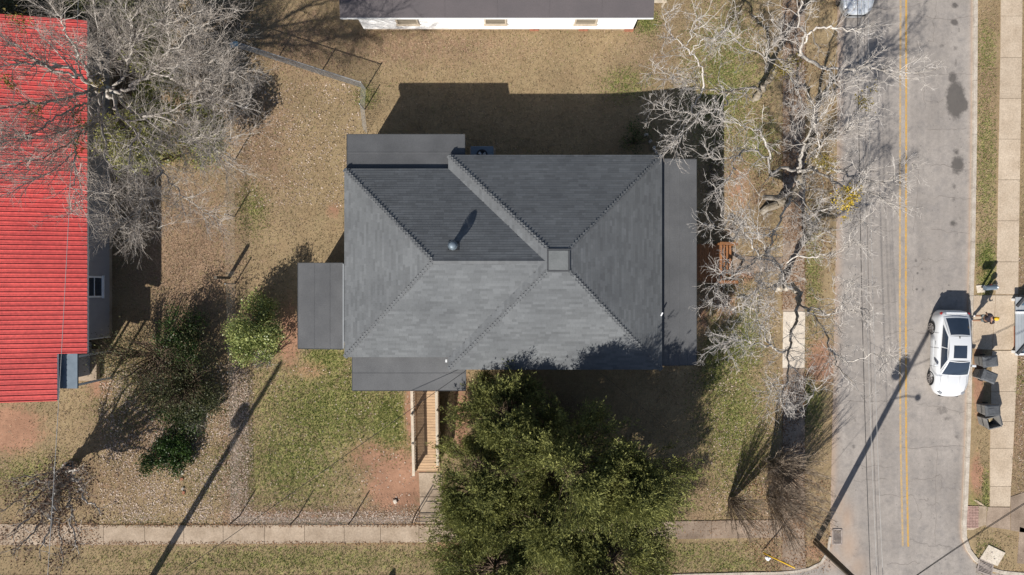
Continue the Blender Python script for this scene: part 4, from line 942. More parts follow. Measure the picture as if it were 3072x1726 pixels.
LB = [[(2340, 612, 0), (2370, 598, 1.4), (2392, 562, 2.8), (2402, 532, 3.7), (2406, 512, 4.4)],
      [(2395, 515, 4.2), (2440, 520, 5.5), (2500, 545, 6.6), (2570, 577, 7.8), (2640, 585, 8.6), (2690, 640, 9)],
      [(2400, 512, 4.4), (2480, 508, 6), (2540, 536, 7), (2610, 552, 8), (2690, 530, 9), (2740, 510, 9.3)],
      [(2392, 505, 4.2), (2398, 455, 5.6), (2424, 408, 6.6), (2480, 345, 7.8), (2510, 280, 8.8), (2520, 230, 9)],
      [(2385, 510, 4), (2345, 500, 5), (2318, 516, 5.4), (2312, 478, 6), (2282, 456, 6.6), (2245, 456, 7.2), (2205, 475, 7.8), (2140, 480, 8.6)],
      [(2312, 478, 6), (2300, 400, 6.8), (2265, 392, 7.4), (2200, 372, 8.2), (2140, 348, 8.8)],
      [(2440, 520, 5.5), (2452, 420, 7), (2442, 350, 8), (2470, 290, 8.7)],
      [(2388, 530, 4), (2412, 590, 5.8), (2424, 640, 6.8), (2480, 628, 7.8), (2540, 600, 8.6), (2560, 560, 9)],
      [(2380, 590, 2), (2345, 650, 4), (2320, 690, 5), (2290, 700, 6), (2240, 690, 7.2), (2180, 680, 8), (2110, 668, 9)],
      [(2375, 597, 1.6), (2410, 660, 4.5), (2430, 720, 6), (2500, 690, 7.4), (2570, 670, 8.3)],
      [(2400, 512, 4.4), (2420, 440, 6), (2520, 400, 7.4), (2590, 360, 8.6), (2640, 330, 9)],
      [(2320, 690, 5), (2276, 752, 6.2), (2262, 715, 7), (2200, 640, 8), (2150, 600, 8.6)],
      [(2205, 475, 7.8), (2180, 520, 8.3), (2150, 570, 8.8)],
      [(2500, 545, 6.6), (2540, 620, 7.8), (2600, 680, 8.6)]]
RB_ = [(.48, .26), (.17, .03), (.15, .03), (.13, .025), (.15, .02), (.09, .02), (.08, .02), (.11, .02), (.12, .02), (.11, .02), (.09, .02), (.08, .018), (.05, .012), (.07, .015)]
def extra_b(r, g, a_, b__, c__):
    mistletoe(r, g, [(2545, 596, 8.4), (2560, 578, 8.6), (2536, 606, 8.3)], 320, .4, 'mistletoe'); mistletoe(r, g, [(2480, 490, 7), (2470, 480, 6.5)])
    for pts, rad in (([(2362, 600, 1.0), (2325, 594, 1.3), (2290, 592, 1.4)], .17), ([(2368, 600, 1.2), (2358, 618, 1.8)], .14), ([(2330, 615, .3), (2300, 625, .25), (2282, 640, .1)], .22)):
        MB().tube([at(x, y, z + r.location.z) for x, y, z in pts], [rad, rad * .9, rad * .8][:len(pts)], 10).build('cut_stub', MT['bark_mossy'], r)
treeB, _ = bare_tree('bare_tree', (2340, 612), LB, RB_, 22, 'thick trunked bare tree with sawn stubs and yellow mistletoe beside the street', ('bark_mossy', 'bark_white', 'twig_white'), W1, W2, W3_, 'bare trees along the street', extra=extra_b, rscale=.52, mossy=(0,))
LC = [[(2333, 868, 0), (2361, 869, 1.2), (2386, 878, 2.6), (2396, 900, 3.6)],
      [(2385, 872, 2.4), (2355, 845, 4), (2342, 802, 5), (2300, 772, 6), (2276, 752, 6.6), (2262, 715, 7.4), (2235, 680, 8), (2160, 650, 8.6)],
      [(2342, 802, 5), (2362, 776, 5.8), (2427, 776, 6.8), (2480, 760, 7.6), (2560, 722, 8.6)],
      [(2342, 802, 5), (2300, 765, 6), (2250, 806, 6.8), (2207, 821, 7.4), (2168, 828, 7.9), (2148, 856, 8.3), (2140, 900, 8.6)],
      [(2392, 900, 3.6), (2393, 970, 4.6), (2377, 1024, 5.4), (2364, 1052, 6), (2372, 1100, 6.8), (2366, 1150, 7.6), (2350, 1220, 8.6)],
      [(2364, 1052, 6), (2315, 1041, 6.6), (2298, 995, 7.2), (2273, 930, 8), (2262, 890, 8.6)],
      [(2392, 890, 3.4), (2420, 926, 4.6), (2480, 976, 5.8), (2489, 1052, 6.8), (2520, 1102, 7.6), (2560, 1150, 8.4)],
      [(2420, 926, 4.6), (2440, 922, 5.4), (2480, 946, 6.4), (2545, 938, 7.4), (2610, 934, 8.4)],
      [(2489, 1052, 6.8), (2547, 1066, 7.4), (2605, 1053, 8), (2665, 1085, 8.8)],
      [(2315, 1041, 6.6), (2260, 1030, 7.4), (2190, 1020, 8.2), (2130, 1040, 8.8)],
      [(2366, 1150, 7.6), (2320, 1150, 8), (2270, 1170, 8.5)],
      [(2355, 845, 4), (2300, 856, 5.6), (2262, 838, 6.6), (2270, 870, 7.4), (2280, 930, 8)],
      [(2298, 995, 7.2), (2240, 950, 8), (2190, 925, 8.6)],
      [(2480, 946, 6.4), (2520, 880, 7.6), (2550, 845, 8.4)],
      [(2372, 1100, 6.8), (2430, 1140, 7.6), (2440, 1190, 8.2)]]
RC = [(.36, .26), (.15, .02), (.09, .02), (.10, .02), (.15, .03), (.09, .018), (.14, .025), (.08, .018), (.07, .018), (.06, .015), (.05, .012), (.07, .015), (.05, .012), (.06, .014), (.05, .012)]
treeC, _ = bare_tree('bare_tree', (2333, 868), LC, RC, 23, 'mossy limbed bare tree over the clean pale sidewalk slab', ('bark_mossy', 'bark_white', 'twig_white'), dict(W1, per_m=5.0), dict(W2, per_m=5.4), W3_, 'bare trees along the street', rscale=.52, mossy=(0, 4, 6))
# big grey tree at the left
D1 = dict(per_m=3.6, t0=.18, ln=2.6, spread=.7, up=.12, nseg=8, wob=.13, rr=.42, rmin=.014)
D2 = dict(per_m=6.0, t0=.10, ln=1.25, spread=.7, up=.10, nseg=6, wob=.12, rr=.5, rmin=.0072)
D3 = dict(per_m=5.0, t0=.1, ln=.66, spread=.7, up=.06, nseg=3, wob=.12, rr=.6, rmin=.0052)
LD = [[(405, 315, 0), (385, 300, 1.2), (340, 280, 2.8), (312, 268, 3.8)],
      [(312, 268, 3.8), (268, 240, 5), (242, 185, 6.4), (215, 120, 8), (190, 60, 9.4), (150, 10, 10.4)],
      [(268, 238, 5), (320, 195, 6.2), (352, 150, 7.4), (400, 110, 8.4)],
      [(312, 268, 3.8), (230, 235, 5.4), (150, 212, 6.6), (60, 198, 8), (-60, 190, 9.4)],
      [(230, 235, 5.4), (140, 190, 7), (70, 150, 8.2), (-10, 90, 9.4)],
      [(312, 272, 3.8), (240, 282, 5.4), (120, 312, 7), (30, 326, 8.2), (-60, 340, 9.4)],
      [(300, 280, 4), (240, 315, 5.8), (180, 350, 7), (90, 405, 8.6), (10, 440, 9.4)],
      [(300, 285, 4), (262, 380, 6), (150, 402, 7.6), (0, 432, 9.4)],
      [(330, 272, 3.4), (358, 240, 5), (372, 190, 6.4), (382, 130, 8), (370, 40, 9.6), (376, -40, 10.4)],
      [(345, 275, 3.2), (388, 258, 4.6), (440, 215, 6), (490, 165, 7.4), (502, 90, 8.8), (495, 0, 10)],
      [(388, 258, 4.6), (480, 218, 6.4), (545, 188, 7.8), (630, 150, 9.4)],
      [(340, 285, 3), (360, 345, 5), (430, 352, 6.4), (520, 330, 7.6), (620, 300, 8.8), (745, 322, 10)],
      [(350, 290, 3), (420, 375, 5.6), (520, 430, 7.4), (600, 424, 8.6), (710, 412, 10)],
      [(312, 275, 3.8), (305, 380, 5.6), (312, 450, 7), (330, 560, 8.8), (352, 690, 10.2)],
      [(300, 285, 4), (232, 400, 6.4), (180, 500, 8.2), (60, 560, 10)],
      [(340, 290, 3.2), (420, 415, 6), (490, 510, 8), (560, 600, 9.4), (640, 650, 10.4)],
      [(312, 268, 3.8), (300, 180, 6), (290, 90, 8), (260, -20, 10)],
      [(440, 215, 6), (560, 240, 8), (680, 230, 9.6)], [(430, 352, 6.4), (560, 390, 8.2), (690, 490, 10)],
      [(232, 400, 6.4), (240, 520, 8.4), (215, 640, 10)], [(490, 510, 8), (450, 600, 9.2), (480, 690, 10.2)],
      [(262, 380, 6), (120, 480, 8.6), (20, 520, 10)], [(352, 150, 7.4), (450, 90, 8.8), (560, 50, 10)], [(490, 165, 7.4), (600, 80, 9), (660, 20, 10)],
      [(420, 375, 5.6), (400, 470, 7.4), (420, 570, 9), (400, 680, 10.2)], [(545, 188, 7.8), (660, 190, 9), (740, 240, 10)]]
RD = [(.36, .28), (.2, .03), (.11, .02), (.21, .03), (.13, .02), (.17, .025), (.14, .02), (.12, .02), (.15, .02), (.17, .02), (.12, .02), (.13, .02), (.13, .02), (.13, .02), (.12, .02), (.12, .02), (.12, .02), (.09, .015), (.09, .015), (.09, .015), (.08, .015), (.08, .015), (.08, .015), (.08, .015), (.09, .015), (.08, .015)]
treeD, Q2D = bare_tree('bare_tree', (405, 315), LD, RD, 31, 'huge grey bare tree spreading over the red metal roof', ('bark_grey', 'bark_grey', 'twig_grey'), D1, D2, D3, rscale=.5, extra=lambda r, g, a_, b__, c__: mistletoe(r, g, [(235, 350, 7), (60, 60, 9), (290, 240, 5), (100, 335, 8), (20, 245, 9), (240, 440, 7.5)], 110, .35))
# small tree with dry brown leaves in the bottom left corner
E1 = dict(per_m=3.0, t0=.25, ln=1.3, spread=.9, up=.12, nseg=7, wob=.22, rr=.45, rmin=.012)
E2 = dict(per_m=4.0, t0=.15, ln=.75, spread=.9, up=.08, nseg=5, wob=.22, rr=.55, rmin=.008)
E3 = dict(per_m=3.6, t0=.2, ln=.32, spread=.9, up=.05, nseg=3, wob=.2, rr=.6, rmin=.006)
LE_ = [[(212, 1394, 0), (208, 1398, .4), (204, 1402, .8)]]
RE_ = [(.24, .2)]
_b = G(212, 1394); _r = np.random.default_rng(5)
for _i in range(17):
    _az = _i * 2.399 + .3; _ra = 2.9 * math.sqrt((_i + 1) / 17); _h = 5.6 - .55 * _ra * _r.uniform(.7, 1.2)
    _pts = []
    for _q in (.0, .25, .5, .75, 1.0):
        _x, _y, _z = _b.x + math.cos(_az) * _ra * _q ** 1.25 + 1.9 * _q, _b.y + math.sin(_az) * _ra * _q ** 1.25 - 1.3 * _q, .35 + _h * _q
        _k = FPX / (CAM_H - _z); _pts.append((1536 + _x * _k, 863 - _y * _k, _z))
    LE_.append(_pts); RE_.append((_r.uniform(.08, .13), .016))
def extra_e(r, g, Q1, Q2, Q3):
    c = np.concatenate([Q2[:, -1], Q3[:, -1][::2], Q1[:, -1]]); V, F, T = leaf_quads(c, 3, .10, .10, g, .75); link('dry_leaves', np_mesh('dry_leaves', V, F, MT['dead_leaf'], T), None, r, kind='stuff')
bare_tree('dry_leaved_tree', (212, 1394), LE_, RE_, 41, 'small tree holding dry brown leaves at the bottom left corner', ('bark_grey', 'bark_grey', 'twig_brown'), E1, E2, E3, extra=extra_e)

# evergreen trees and shrubs
def cedar(name, px, py, H, Rb, seed, label, mt='cedar', nb=250, group=None, tipn=(.85, 1.1)):
    rng = np.random.default_rng(seed); b = G(px, py); root = empty(name, b, label=label, cat='tree', group=group)
    ph = rng.uniform(0, 6.28, 4)
    tr = np.array([[b.x, b.y, b.z - .1], [b.x + .05, b.y, b.z + H * .3], [b.x, b.y + .06, b.z + H * .65], [b.x, b.y, b.z + H * .97]])
    V, F, T = tubes(catmull(tr, 10)[None], np.linspace(.2, .03, 10)[None], 8, rng); link('trunk', np_mesh('trunk', V, F, MT['bark_brown'], T, True), None, root)
    K = max(15, nb // 13); kh = rng.uniform(.12, .98, K) ** .8; ka = np.arange(K) * 2.399 + rng.normal(0, .3, K); kr = rng.uniform(.55, 1.22, K)
    kid = rng.integers(0, K, nb); h = np.clip(kh[kid] + rng.normal(0, .045, nb), .06, 1); az = ka[kid] + rng.normal(0, .21, nb) * (1 + .8 * kh[kid])
    lob = 1 + .14 * np.sin(3 * az + ph[0])
    r = Rb * np.clip((1 - h), 0, 1) ** .5 * lob * kr[kid] * rng.uniform(.78, 1.12, nb) + .2
    d = np.stack([np.cos(az), np.sin(az), .30 + .35 * rng.uniform(0, 1, nb)], 1)
    P = np.empty((nb, 5, 3)); 
    for s in range(5):
        q = s / 4; P[:, s] = np.array(b) + np.stack([d[:, 0] * r * q, d[:, 1] * r * q, h * H * .93 + d[:, 2] * r * q * (0.4 + .6 * q)], 1)
    P += rng.normal(0, .05, P.shape)
    V, F, T = tubes(P, np.linspace(.035, .01, 5)[None].repeat(nb, 0), 4, rng); link('branches', np_mesh('branches', V, F, MT['bark_brown'], T), None, root, kind='stuff')
    cs, ax = [], []
    for q in (.50, .62, .72, .81, .88, .95, 1.0):
        f = q * 4; i = min(int(f), 3); w = f - i; p = P[:, i] * (1 - w) + P[:, i + 1] * w
        for _ in range(2):
            side = rng.normal(0, .55, (nb, 3)); side[:, 2] = np.abs(side[:, 2]) * .8
            a_ = unit(d + side + np.array([0, 0, .35])) * (rng.uniform(.45, 1.0, (nb, 1)) * (1.2 - .35 * q)); cs.append(p); ax.append(a_)
    na = 70; ha = rng.uniform(.80, 1.0, na); cs.append(np.array(b) + np.stack([rng.normal(0, .22, na), rng.normal(0, .22, na), ha * H], 1)); ax.append(unit(rng.normal(0, .5, (na, 3)) + np.array([0, 0, 1.0])) * rng.uniform(.4, .9, (na, 1)))
    cs = np.vstack(cs); ax = np.vstack(ax)
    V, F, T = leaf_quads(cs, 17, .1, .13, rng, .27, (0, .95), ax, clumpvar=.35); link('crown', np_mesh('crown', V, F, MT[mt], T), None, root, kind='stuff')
    return root
GC = 'cedars beside the ramp'
cedar('cedar_tree', 1680, 1315, 8.9, 3.3, 51, 'tall cedar standing closest to the house corner, tip near the middle of the clump', nb=330, group=GC)
cedar('cedar_tree', 1518, 1218, 5.8, 2.7, 52, 'shorter cedar touching the eave beside the ramp', nb=280, group=GC)
cedar('cedar_tree', 1448, 1395, 6.2, 2.9, 53, 'cedar leaning over the garden path beside the fence gate', nb=290, group=GC)
cedar('cedar_tree', 1845, 1370, 8.2, 2.9, 54, 'cedar at the street side of the clump, casting the shade beside the street porch', nb=310, group=GC)
cedar('cedar_tree', 1490, 1600, 6.4, 3.2, 55, 'cedar at the bottom edge of the picture, nearer the ramp', nb=290, group=GC)
cedar('cedar_tree', 1790, 1590, 6.6, 3.4, 56, 'cedar at the bottom edge of the picture, nearer the street', nb=300, group=GC)
cedar('cedar_tree', 1625, 1470, 7.2, 3.0, 57, 'cedar in the heart of the clump behind the tall one', nb=260, group=GC)
def shrub(name, px, py, rx, ry, H, n, leaf, size, seed, label, mt, cat='shrub', stems=7, bark='bark_brown', per=26, group=None, dens_low=.15, lean=(0, 0), tint=(0, 1), aspect=.5, sp=.16):
    rng = np.random.default_rng(seed); b = G(px, py); root = empty(name, b, label=label, cat=cat, group=group)
    u = unit(rng.normal(0, 1, (n, 3))); rad = rng.uniform(.35, 1, (n, 1)) ** .5
    rx *= 1.2; ry *= 1.2; K = 9; lo_ = unit(rng.normal(0, 1, (K, 3))) * rng.uniform(.35, .95, (K, 1)); ls = rng.uniform(.28, .55, K); kid = rng.integers(0, K, n)
    c = (lo_[kid] + u * rad * ls[kid][:, None]) * np.array([rx, ry, H * .42]); c[:, 2] += H * .52; c[:, 0] += lean[0] * c[:, 2] / H; c[:, 1] += lean[1] * c[:, 2] / H
    c = c[c[:, 2] > H * dens_low * .5] + np.array(b)
    P = np.empty((stems, 6, 3)); az = rng.uniform(0, 6.28, stems)
    for s in range(6):
        q = s / 5; P[:, s] = np.array(b) + np.stack([np.cos(az) * rx * .55 * q, np.sin(az) * ry * .55 * q, np.full(stems, H * .75 * q - .05)], 1) + rng.normal(0, .05, (stems, 3)) * q
    parts = [tubes(P, np.linspace(.05, .015, 6)[None].repeat(stems, 0), 5, rng)]
    Q, S_ = spawn(P, np.linspace(.05, .015, 6)[None].repeat(stems, 0), rng, per_m=3, t0=.3, ln=max(rx, ry) * .7, spread=.9, up=.15, nseg=5, wob=.2, rr=.5, rmin=.007); parts.append(tubes(Q, S_, 3, rng))
    V, F, T = join(parts); link('stems', np_mesh('stems', V, F, MT[bark], T), None, root, kind='stuff')
    V, F, T = leaf_quads(c, per, sp, size, rng, aspect, tint); link('crown' if cat == 'tree' else 'foliage', np_mesh('foliage', V, F, MT[mt], T), None, root, kind='stuff')
    return root
shrub('holly_tree', 785, 975, 1.3, 1.35, 4.4, 420, 0, .125, 61, 'round bright green holly beside the flat side roof', 'holly', 'tree', lean=(-.2, -.2), per=30)
shrub('evergreen_tree', 575, 455, 2.2, 2.1, 5.0, 560, 0, .14, 62, 'yellow-green evergreen under the huge bare tree', 'magnolia', 'tree', per=30)
shrub('evergreen_tree', 560, 220, 1.6, 1.8, 4.2, 260, 0, .14, 63, 'sparse yellow-green evergreen half hidden by grey branches near the top left', 'magnolia', 'tree', per=24)
shrub('evergreen_tree', 430, 40, 3.2, 1.6, 4.0, 300, 0, .13, 64, 'olive evergreen at the top edge behind the huge bare tree', 'shrub', 'tree', per=24)
shrub('ivy_thicket', 130, 30, 2.6, 1.2, 2.6, 260, 0, .12, 65, 'olive thicket above the top of the red roof', 'shrub', 'shrub', per=22)
shrub('loose_shrub', 475, 1065, 2.5, 1.5, 3.0, 260, 0, .085, 66, 'loose olive shrub beside the corner of the grey building', 'shrub', per=22, stems=40, sp=.32)
shrub('loose_shrub', 590, 1120, 1.7, 1.9, 3.4, 340, 0, .095, 67, 'dark leafy shrub between the holly and the loose olive shrub', 'shrub', per=24, stems=34, tint=(0, .7), sp=.28)
shrub('loose_shrub', 600, 1010, 1.4, 1.7, 2.8, 280, 0, .10, 68, 'dark low shrub in the shade left of the holly', 'ivy', per=24)
shrub('ivy_thicket', 570, 1215, 1.5, 1.4, 1.3, 300, 0, .10, 69, 'dark green thicket below the loose shrubs', 'ivy', per=24, sp=.18)
shrub('ivy_thicket', 520, 1350, 1.2, 1.35, 1.2, 260, 0, .12, 70, 'dark glossy green thicket standing alone in the leaf strewn yard', 'ivy', per=26, sp=.16)
shrub('loose_shrub', 520, 1165, 1.5, 1.1, 2.0, 170, 0, .085, 77, 'low tangled shrub joining the olive shrub to the dark thicket below it', 'shrub', per=22, stems=36, sp=.28, tint=(0, .7))
shrub('winter_shrub', 615, 1240, 1.0, .9, 1.6, 18, 0, .06, 71, 'nearly leafless bush with pale twigs beside the wire fence', 'shrub', per=8, stems=34, bark='twig_white')
shrub('winter_shrub', 808, 1075, .8, .7, 1.5, 16, 0, .06, 72, 'small bare bush with pale stems at the foot of the holly', 'shrub', per=8, stems=26, bark='twig_white')
shrub('low_shrub', 1900, 430, .9, .75, 1.2, 60, 0, .08, 73, 'dark shrub in the shade behind the house', 'ivy', per=22, sp=.15)
shrub('low_shrub', 2188, 866, .75, .5, .9, 45, 0, .07, 74, 'small grey-green shrub below the wooden front steps', 'shrub', per=24, sp=.12)
shrub('low_shrub', 1430, 1190, .9, .8, 1.6, 70, 0, .08, 75, 'light green bush at the corner between ramp porch and cedars', 'holly', per=22, sp=.16)
shrub('low_shrub', 2190, 690, .35, .3, .6, 18, 0, .06, 76, 'tiny brown bush at the edge of the house shadow', 'dead_leaf', per=20, sp=.09)
# crape myrtles: many upright stems
def myrtle(px, py, H, spr, n, seed, label):
    rng = np.random.default_rng(seed); b = G(px, py); root = empty('crape_myrtle', b, label=label, cat='shrub', group='bare crape myrtles at the corner')
    az = rng.uniform(0, 6.28, n); sp_ = spr * np.sqrt(rng.uniform(0, 1, n)); hh = H * rng.uniform(.7, 1.05, n)
    P = np.empty((n, 7, 3))
    for s in range(7):
        q = s / 6; P[:, s] = np.array(b) + np.stack([np.cos(az) * (.12 + sp_ * q ** 1.2), np.sin(az) * (.12 + sp_ * q ** 1.2), hh * q - .04], 1) + rng.normal(0, .035, (n, 3)) * q
    Rr = np.linspace(.022, .007, 7)[None].repeat(n, 0)
    V, F, T = tubes(P, Rr, 5, rng); link('stems', np_mesh('stems', V, F, MT['twig_brown'], T), None, root, kind='stuff')
    Q, S_ = spawn(P, Rr, rng, per_m=4.6, t0=.3, ln=.9, spread=.55, up=.4, nseg=4, wob=.12, rr=.55, rmin=.006)
    Q2, S2_ = spawn(Q, S_, rng, per_m=4.0, t0=.2, ln=.38, spread=.6, up=.2, nseg=3, wob=.12, rr=.6, rmin=.005)
    V, F, T = join([tubes(Q, S_, 3, rng), tubes(Q2, S2_, 3, rng)]); link('crown', np_mesh('crown', V, F, MT['twig_brown'], T), None, root, kind='stuff')
myrtle(2306, 1492, 4.3, 1.75, 120, 81, 'bare many-stemmed crape myrtle nearest the utility pole')
myrtle(2190, 1500, 3.4, 1.1, 75, 82, 'bare crape myrtle growing closest to the cedars')
myrtle(2310, 1388, 4.3, 1.8, 120, 83, 'bare crape myrtle farther up the street sidewalk')

# ------------------------------------------------------------------ litter and grass blades
def scatter(n, x0, x1, y0, y1, w, rng):
    out = []
    while sum(len(o) for o in out) < n:
        p = np.stack([rng.uniform(x0, x1, n), rng.uniform(y0, y1, n)], 1); k = rng.uniform(0, 1, n) < w(p[:, 0], p[:, 1]); out.append(p[k])
    return np.vstack(out)[:n]
rng = np.random.default_rng(91)
A_paved = np.zeros_like(XX)
for q in PAVED + [((1248, 1165), (1250, 1416), (1318, 1416), (1310, 1165))]:
    ins = np.ones_like(XX, bool); q = np.array(q, float); sg = np.sign(np.cross(q[1] - q[0], q[2] - q[1]))
    for i in range(4):
        e = q[(i + 1) % 4] - q[i]; ins &= (e[0] * (PYY - q[i][1]) - e[1] * (PXX - q[i][0])) * sg > -2.5 * np.hypot(*e)
    A_paved[ins] = 1
XL, XR, YBt, YT_ = -28.5, 17.6, -16.2, 16.2
p = scatter(42000, XL, XR, YBt, YT_, lambda x, y: np.clip(look(A_leaf, x, y) * 1.05 + .05, 0, 1), rng)
p2 = scatter(5200, XL, -13.5, -13.2, 2, lambda x, y: np.clip(1.2 * np.exp(-(((x + 15.0) / .55) ** 2)) * (y < -4.5), 0, 1), rng)
p3 = scatter(2600, -15.3, -5, -12.8, -11.9, lambda x, y: np.ones_like(x), rng)
p4 = scatter(2500, 25.6, 29, -16, 16, lambda x, y: .2 + .8 * look(A_leaf, x, y), rng)
p = np.vstack([p, p2, p3, p4]); c = np.stack([p[:, 0], p[:, 1], terr(p[:, 0], p[:, 1]) + .012], 1)
V, F, T = leaf_quads(c, 1, (.0, .0, .006), .066, rng, .6, flat=1.0); V[:, 2] = np.maximum(V[:, 2], np.repeat(c[:, 2], 4) - .012)
link('leaf_litter', np_mesh('leaf_litter', V, F, MT['litter'], T), kind='stuff', label='fallen tan and brown leaves strewn over the yard')
def litter(name, pts, lift, size, mt, label):
    c_ = np.stack([pts[:, 0], pts[:, 1], terr(pts[:, 0], pts[:, 1]) + lift], 1)
    V, F, T = leaf_quads(c_, 1, (0, 0, .005), size, rng, .6, flat=1.0); V[:, 2] = np.maximum(V[:, 2], np.repeat(c_[:, 2], 4) - .01)
    link(name, np_mesh(name, V, F, MT[mt], T), kind='stuff', label=label)
def inpx(n, x0, x1, y0, y1, w=None):
    q0, q1 = G(x0, y1), G(x1, y0); return scatter(n, q0.x, q1.x, q0.y, q1.y, w or (lambda x, y: np.ones_like(x)), rng)
def noisy(x, y): return np.clip(.5 + .5 * np.sin(x * 1.7 + 1.3 * np.sin(y * 1.1)) * np.sin(y * 1.9 + np.sin(x * .9)), .08, 1)
pl = np.vstack([inpx(7500, 300, 760, 1090, 1568, noisy), inpx(2200, 690, 745, 1100, 1560), inpx(1600, 700, 1260, 1535, 1566), inpx(1500, 700, 1080, 250, 620, noisy), inpx(1500, 2120, 2340, 880, 1540, noisy), inpx(900, 3055, 3110, 760, 1700), inpx(700, 800, 1240, 1100, 1540)])
litter('pale_leaf_litter', pl, .016, .085, 'pale_litter', 'pale dry leaves scattered along the fence lines and the side yard')
bl = np.vstack([inpx(5200, 2345, 2418, -40, 928, noisy), inpx(1500, 2260, 2500, 380, 760, noisy), inpx(2600, 2345, 2418, 1118, 1700, noisy), inpx(1200, 150, 1290, 1570, 1580), inpx(1000, 150, 1290, 1624, 1636), inpx(1600, 2230, 2490, 1440, 1720, noisy), inpx(900, 0, 300, 1560, 1640), inpx(700, 2416, 2508, 0, 900, noisy), inpx(300, 2020, 2340, 1560, 1614)])
litter('brown_leaf_litter', bl, .040, .075, 'brown_litter', 'brown leaf debris lying on the sidewalks and their edges')
def blades(n, w, size, mt, name, label, rng):
    p = scatter(n, XL, 29, YBt, YT_, w, rng); z = terr(p[:, 0], p[:, 1]); ok = ~((p[:, 0] > 17.3) & (p[:, 0] < 25.7)); p = p[ok]; z = z[ok]
    c = np.stack([p[:, 0], p[:, 1], z], 1); m = len(c)
    d = rng.normal(0, 1, (m, 3)); d[:, 2] = np.abs(d[:, 2]) * .9 + .35; d = unit(d) * size * rng.uniform(.6, 1.4, (m, 1)); s = unit(np.cross(d, rng.normal(0, 1, (m, 3)))) * size * .14
    V = np.stack([c - s, c + s, c + d], 1).reshape(-1, 3); link(name, np_mesh(name, V, np.arange(3 * m).reshape(-1, 3), MT[mt], np.repeat(rng.uniform(0, 1, m), 3)), kind='stuff', label=label)
no_clay = lambda x, y: np.clip(1 - 1.1 * look(A_clay, x, y), 0.03, 1) * (1 - look(A_paved, x, y))
blades(130000, lambda x, y: np.clip(1 - look(A_green, x, y), .15, 1) * no_clay(x, y), .11, 'straw', 'dormant_grass', 'straw coloured dormant grass blades', rng)
blades(95000, lambda x, y: np.clip(look(A_green, x, y) * 1.3 - .12, .01, 1) * no_clay(x, y), .11, 'grass_green', 'green_grass', 'green grass blades in patches', rng)
# ------------------------------------------------------------------ wire fences
def fence(name, pxs, h, label, posts, rail=True, step=0.16, mat_p='steel'):
    P = [G(*p) for p in pxs]; root = empty(name, P[0], label=label, cat='fence')
    up = Vector((0, 0, h))
    m = MB()
    for a_, b_ in zip(P, P[1:]):
        L = (b_ - a_).length; n = int((L + h) / step)
        for s in range(n):
            for dr_ in (1, -1):
                s0 = -h + s * step; s1 = s0 + h; z0, z1 = (0, 1) if dr_ == 1 else (1, 0)
                if s0 < 0: z0 = z0 + (z1 - z0) * (-s0 / h); s0 = 0
                if s1 > L: z1 = z0 + (z1 - z0) * ((L - s0) / (s1 - s0)); s1 = L
                if s1 - s0 < .03: continue
                q0 = a_.lerp(b_, s0 / L) + up * z0; q1 = a_.lerp(b_, s1 / L) + up * z1
                m.tube([q0, q1], .0038, 3, cap=False)
    m.build('wire_mesh', MT['steel'], root, kind='stuff')
    if rail:
        MB().tube([p + up for p in P], .022, 6).build('top_rail', MT[mat_p], root)
    for (x, y, ph) in posts:
        q = G(x, y); MB().tube([q - Vector((0, 0, .1)), q + Vector((0, 0, ph))], .032, 8).build('post', MT[mat_p], root)
        MB().lathe([(.001, .05), (.03, .035), (.04, 0)][::-1], q + Vector((0, 0, ph)), 8).build('post_cap', MT[mat_p], root)
    return root
fence('wire_fence', [(1098, 268), (960, 224), (830, 182), (720, 146)], 1.25, 'grey chain-link fence running from the yard corner into the trees', [(1098, 268, 1.3), (960, 224, 1.28), (830, 182, 1.28), (720, 146, 1.3)], step=.055)
fence('wire_fence', [(1098, 272), (1094, 330), (1102, 402)], 1.2, 'thin chain-link fence joining the back corner of the house', [(1094, 330, 1.22)], rail=False, step=.12)
fence('wire_fence', [(705, 480), (704, 700), (704, 832)], 1.2, 'upper length of the side chain-link fence', [(705, 480, 1.25), (704, 650, 1.25)], rail=False)
fence('wire_fence', [(706, 852), (712, 1130), (718, 1340), (720, 1547)], 1.2, 'lower length of the side chain-link fence along the leaf strip', [(706, 852, 1.3), (712, 1110, 1.25), (716, 1290, 1.25)], rail=False)
fence('wire_fence', [(720, 1549), (890, 1552), (1060, 1552), (1246, 1548)], 1.22, 'front chain-link fence beside the sidewalk', [(720, 1547, 1.25), (893, 1550, 1.25), (1062, 1550, 1.25), (1247, 1542, 1.45)], rail=False, mat_p='steel_dark')
gp_ = G(686, 834); tag(MB().box(gp_ + Vector((0, 0, .8)), (.15, .15, 1.7)).build('gate_post', MT['pole_wood'], bevel=.015), 'thick dark wooden gate post in the side fence, casting a long shadow', 'post')
gate = empty('garden_gate', G(1252, 1540), label='dark metal wire gate standing across the garden path', cat='gate')
ga, gb = G(1255, 1541), G(1330, 1541)
for q in (ga, gb): MB().tube([q + Vector((0, 0, .05)), q + Vector((0, 0, 1.25))], .022, 6).build('upright', MT['steel_dark'], gate)
for z in (.08, .65, 1.25): MB().tube([ga + Vector((0, 0, z)), gb + Vector((0, 0, z))], .02, 6).build('rail', MT['steel_dark'], gate)
m = MB()
for s in range(26):
    t = s / 25; 
    for e in (-.28, .28):
        if 0 <= t + e <= 1: m.tube([ga.lerp(gb, t) + Vector((0, 0, .08)), ga.lerp(gb, t + e) + Vector((0, 0, 1.25))], .004, 3, cap=False)
m.build('wire_mesh', MT['steel_dark'], gate, kind='stuff')
tarp = MB().box(at(702, 134, 1.3), (.42, .28, .03), Matrix.Rotation(.2, 3, 'Z')).build('sign_panel', MT['teal_plastic'])
tag(tarp, 'small pale teal panel on the end of the grey fence', 'panel')

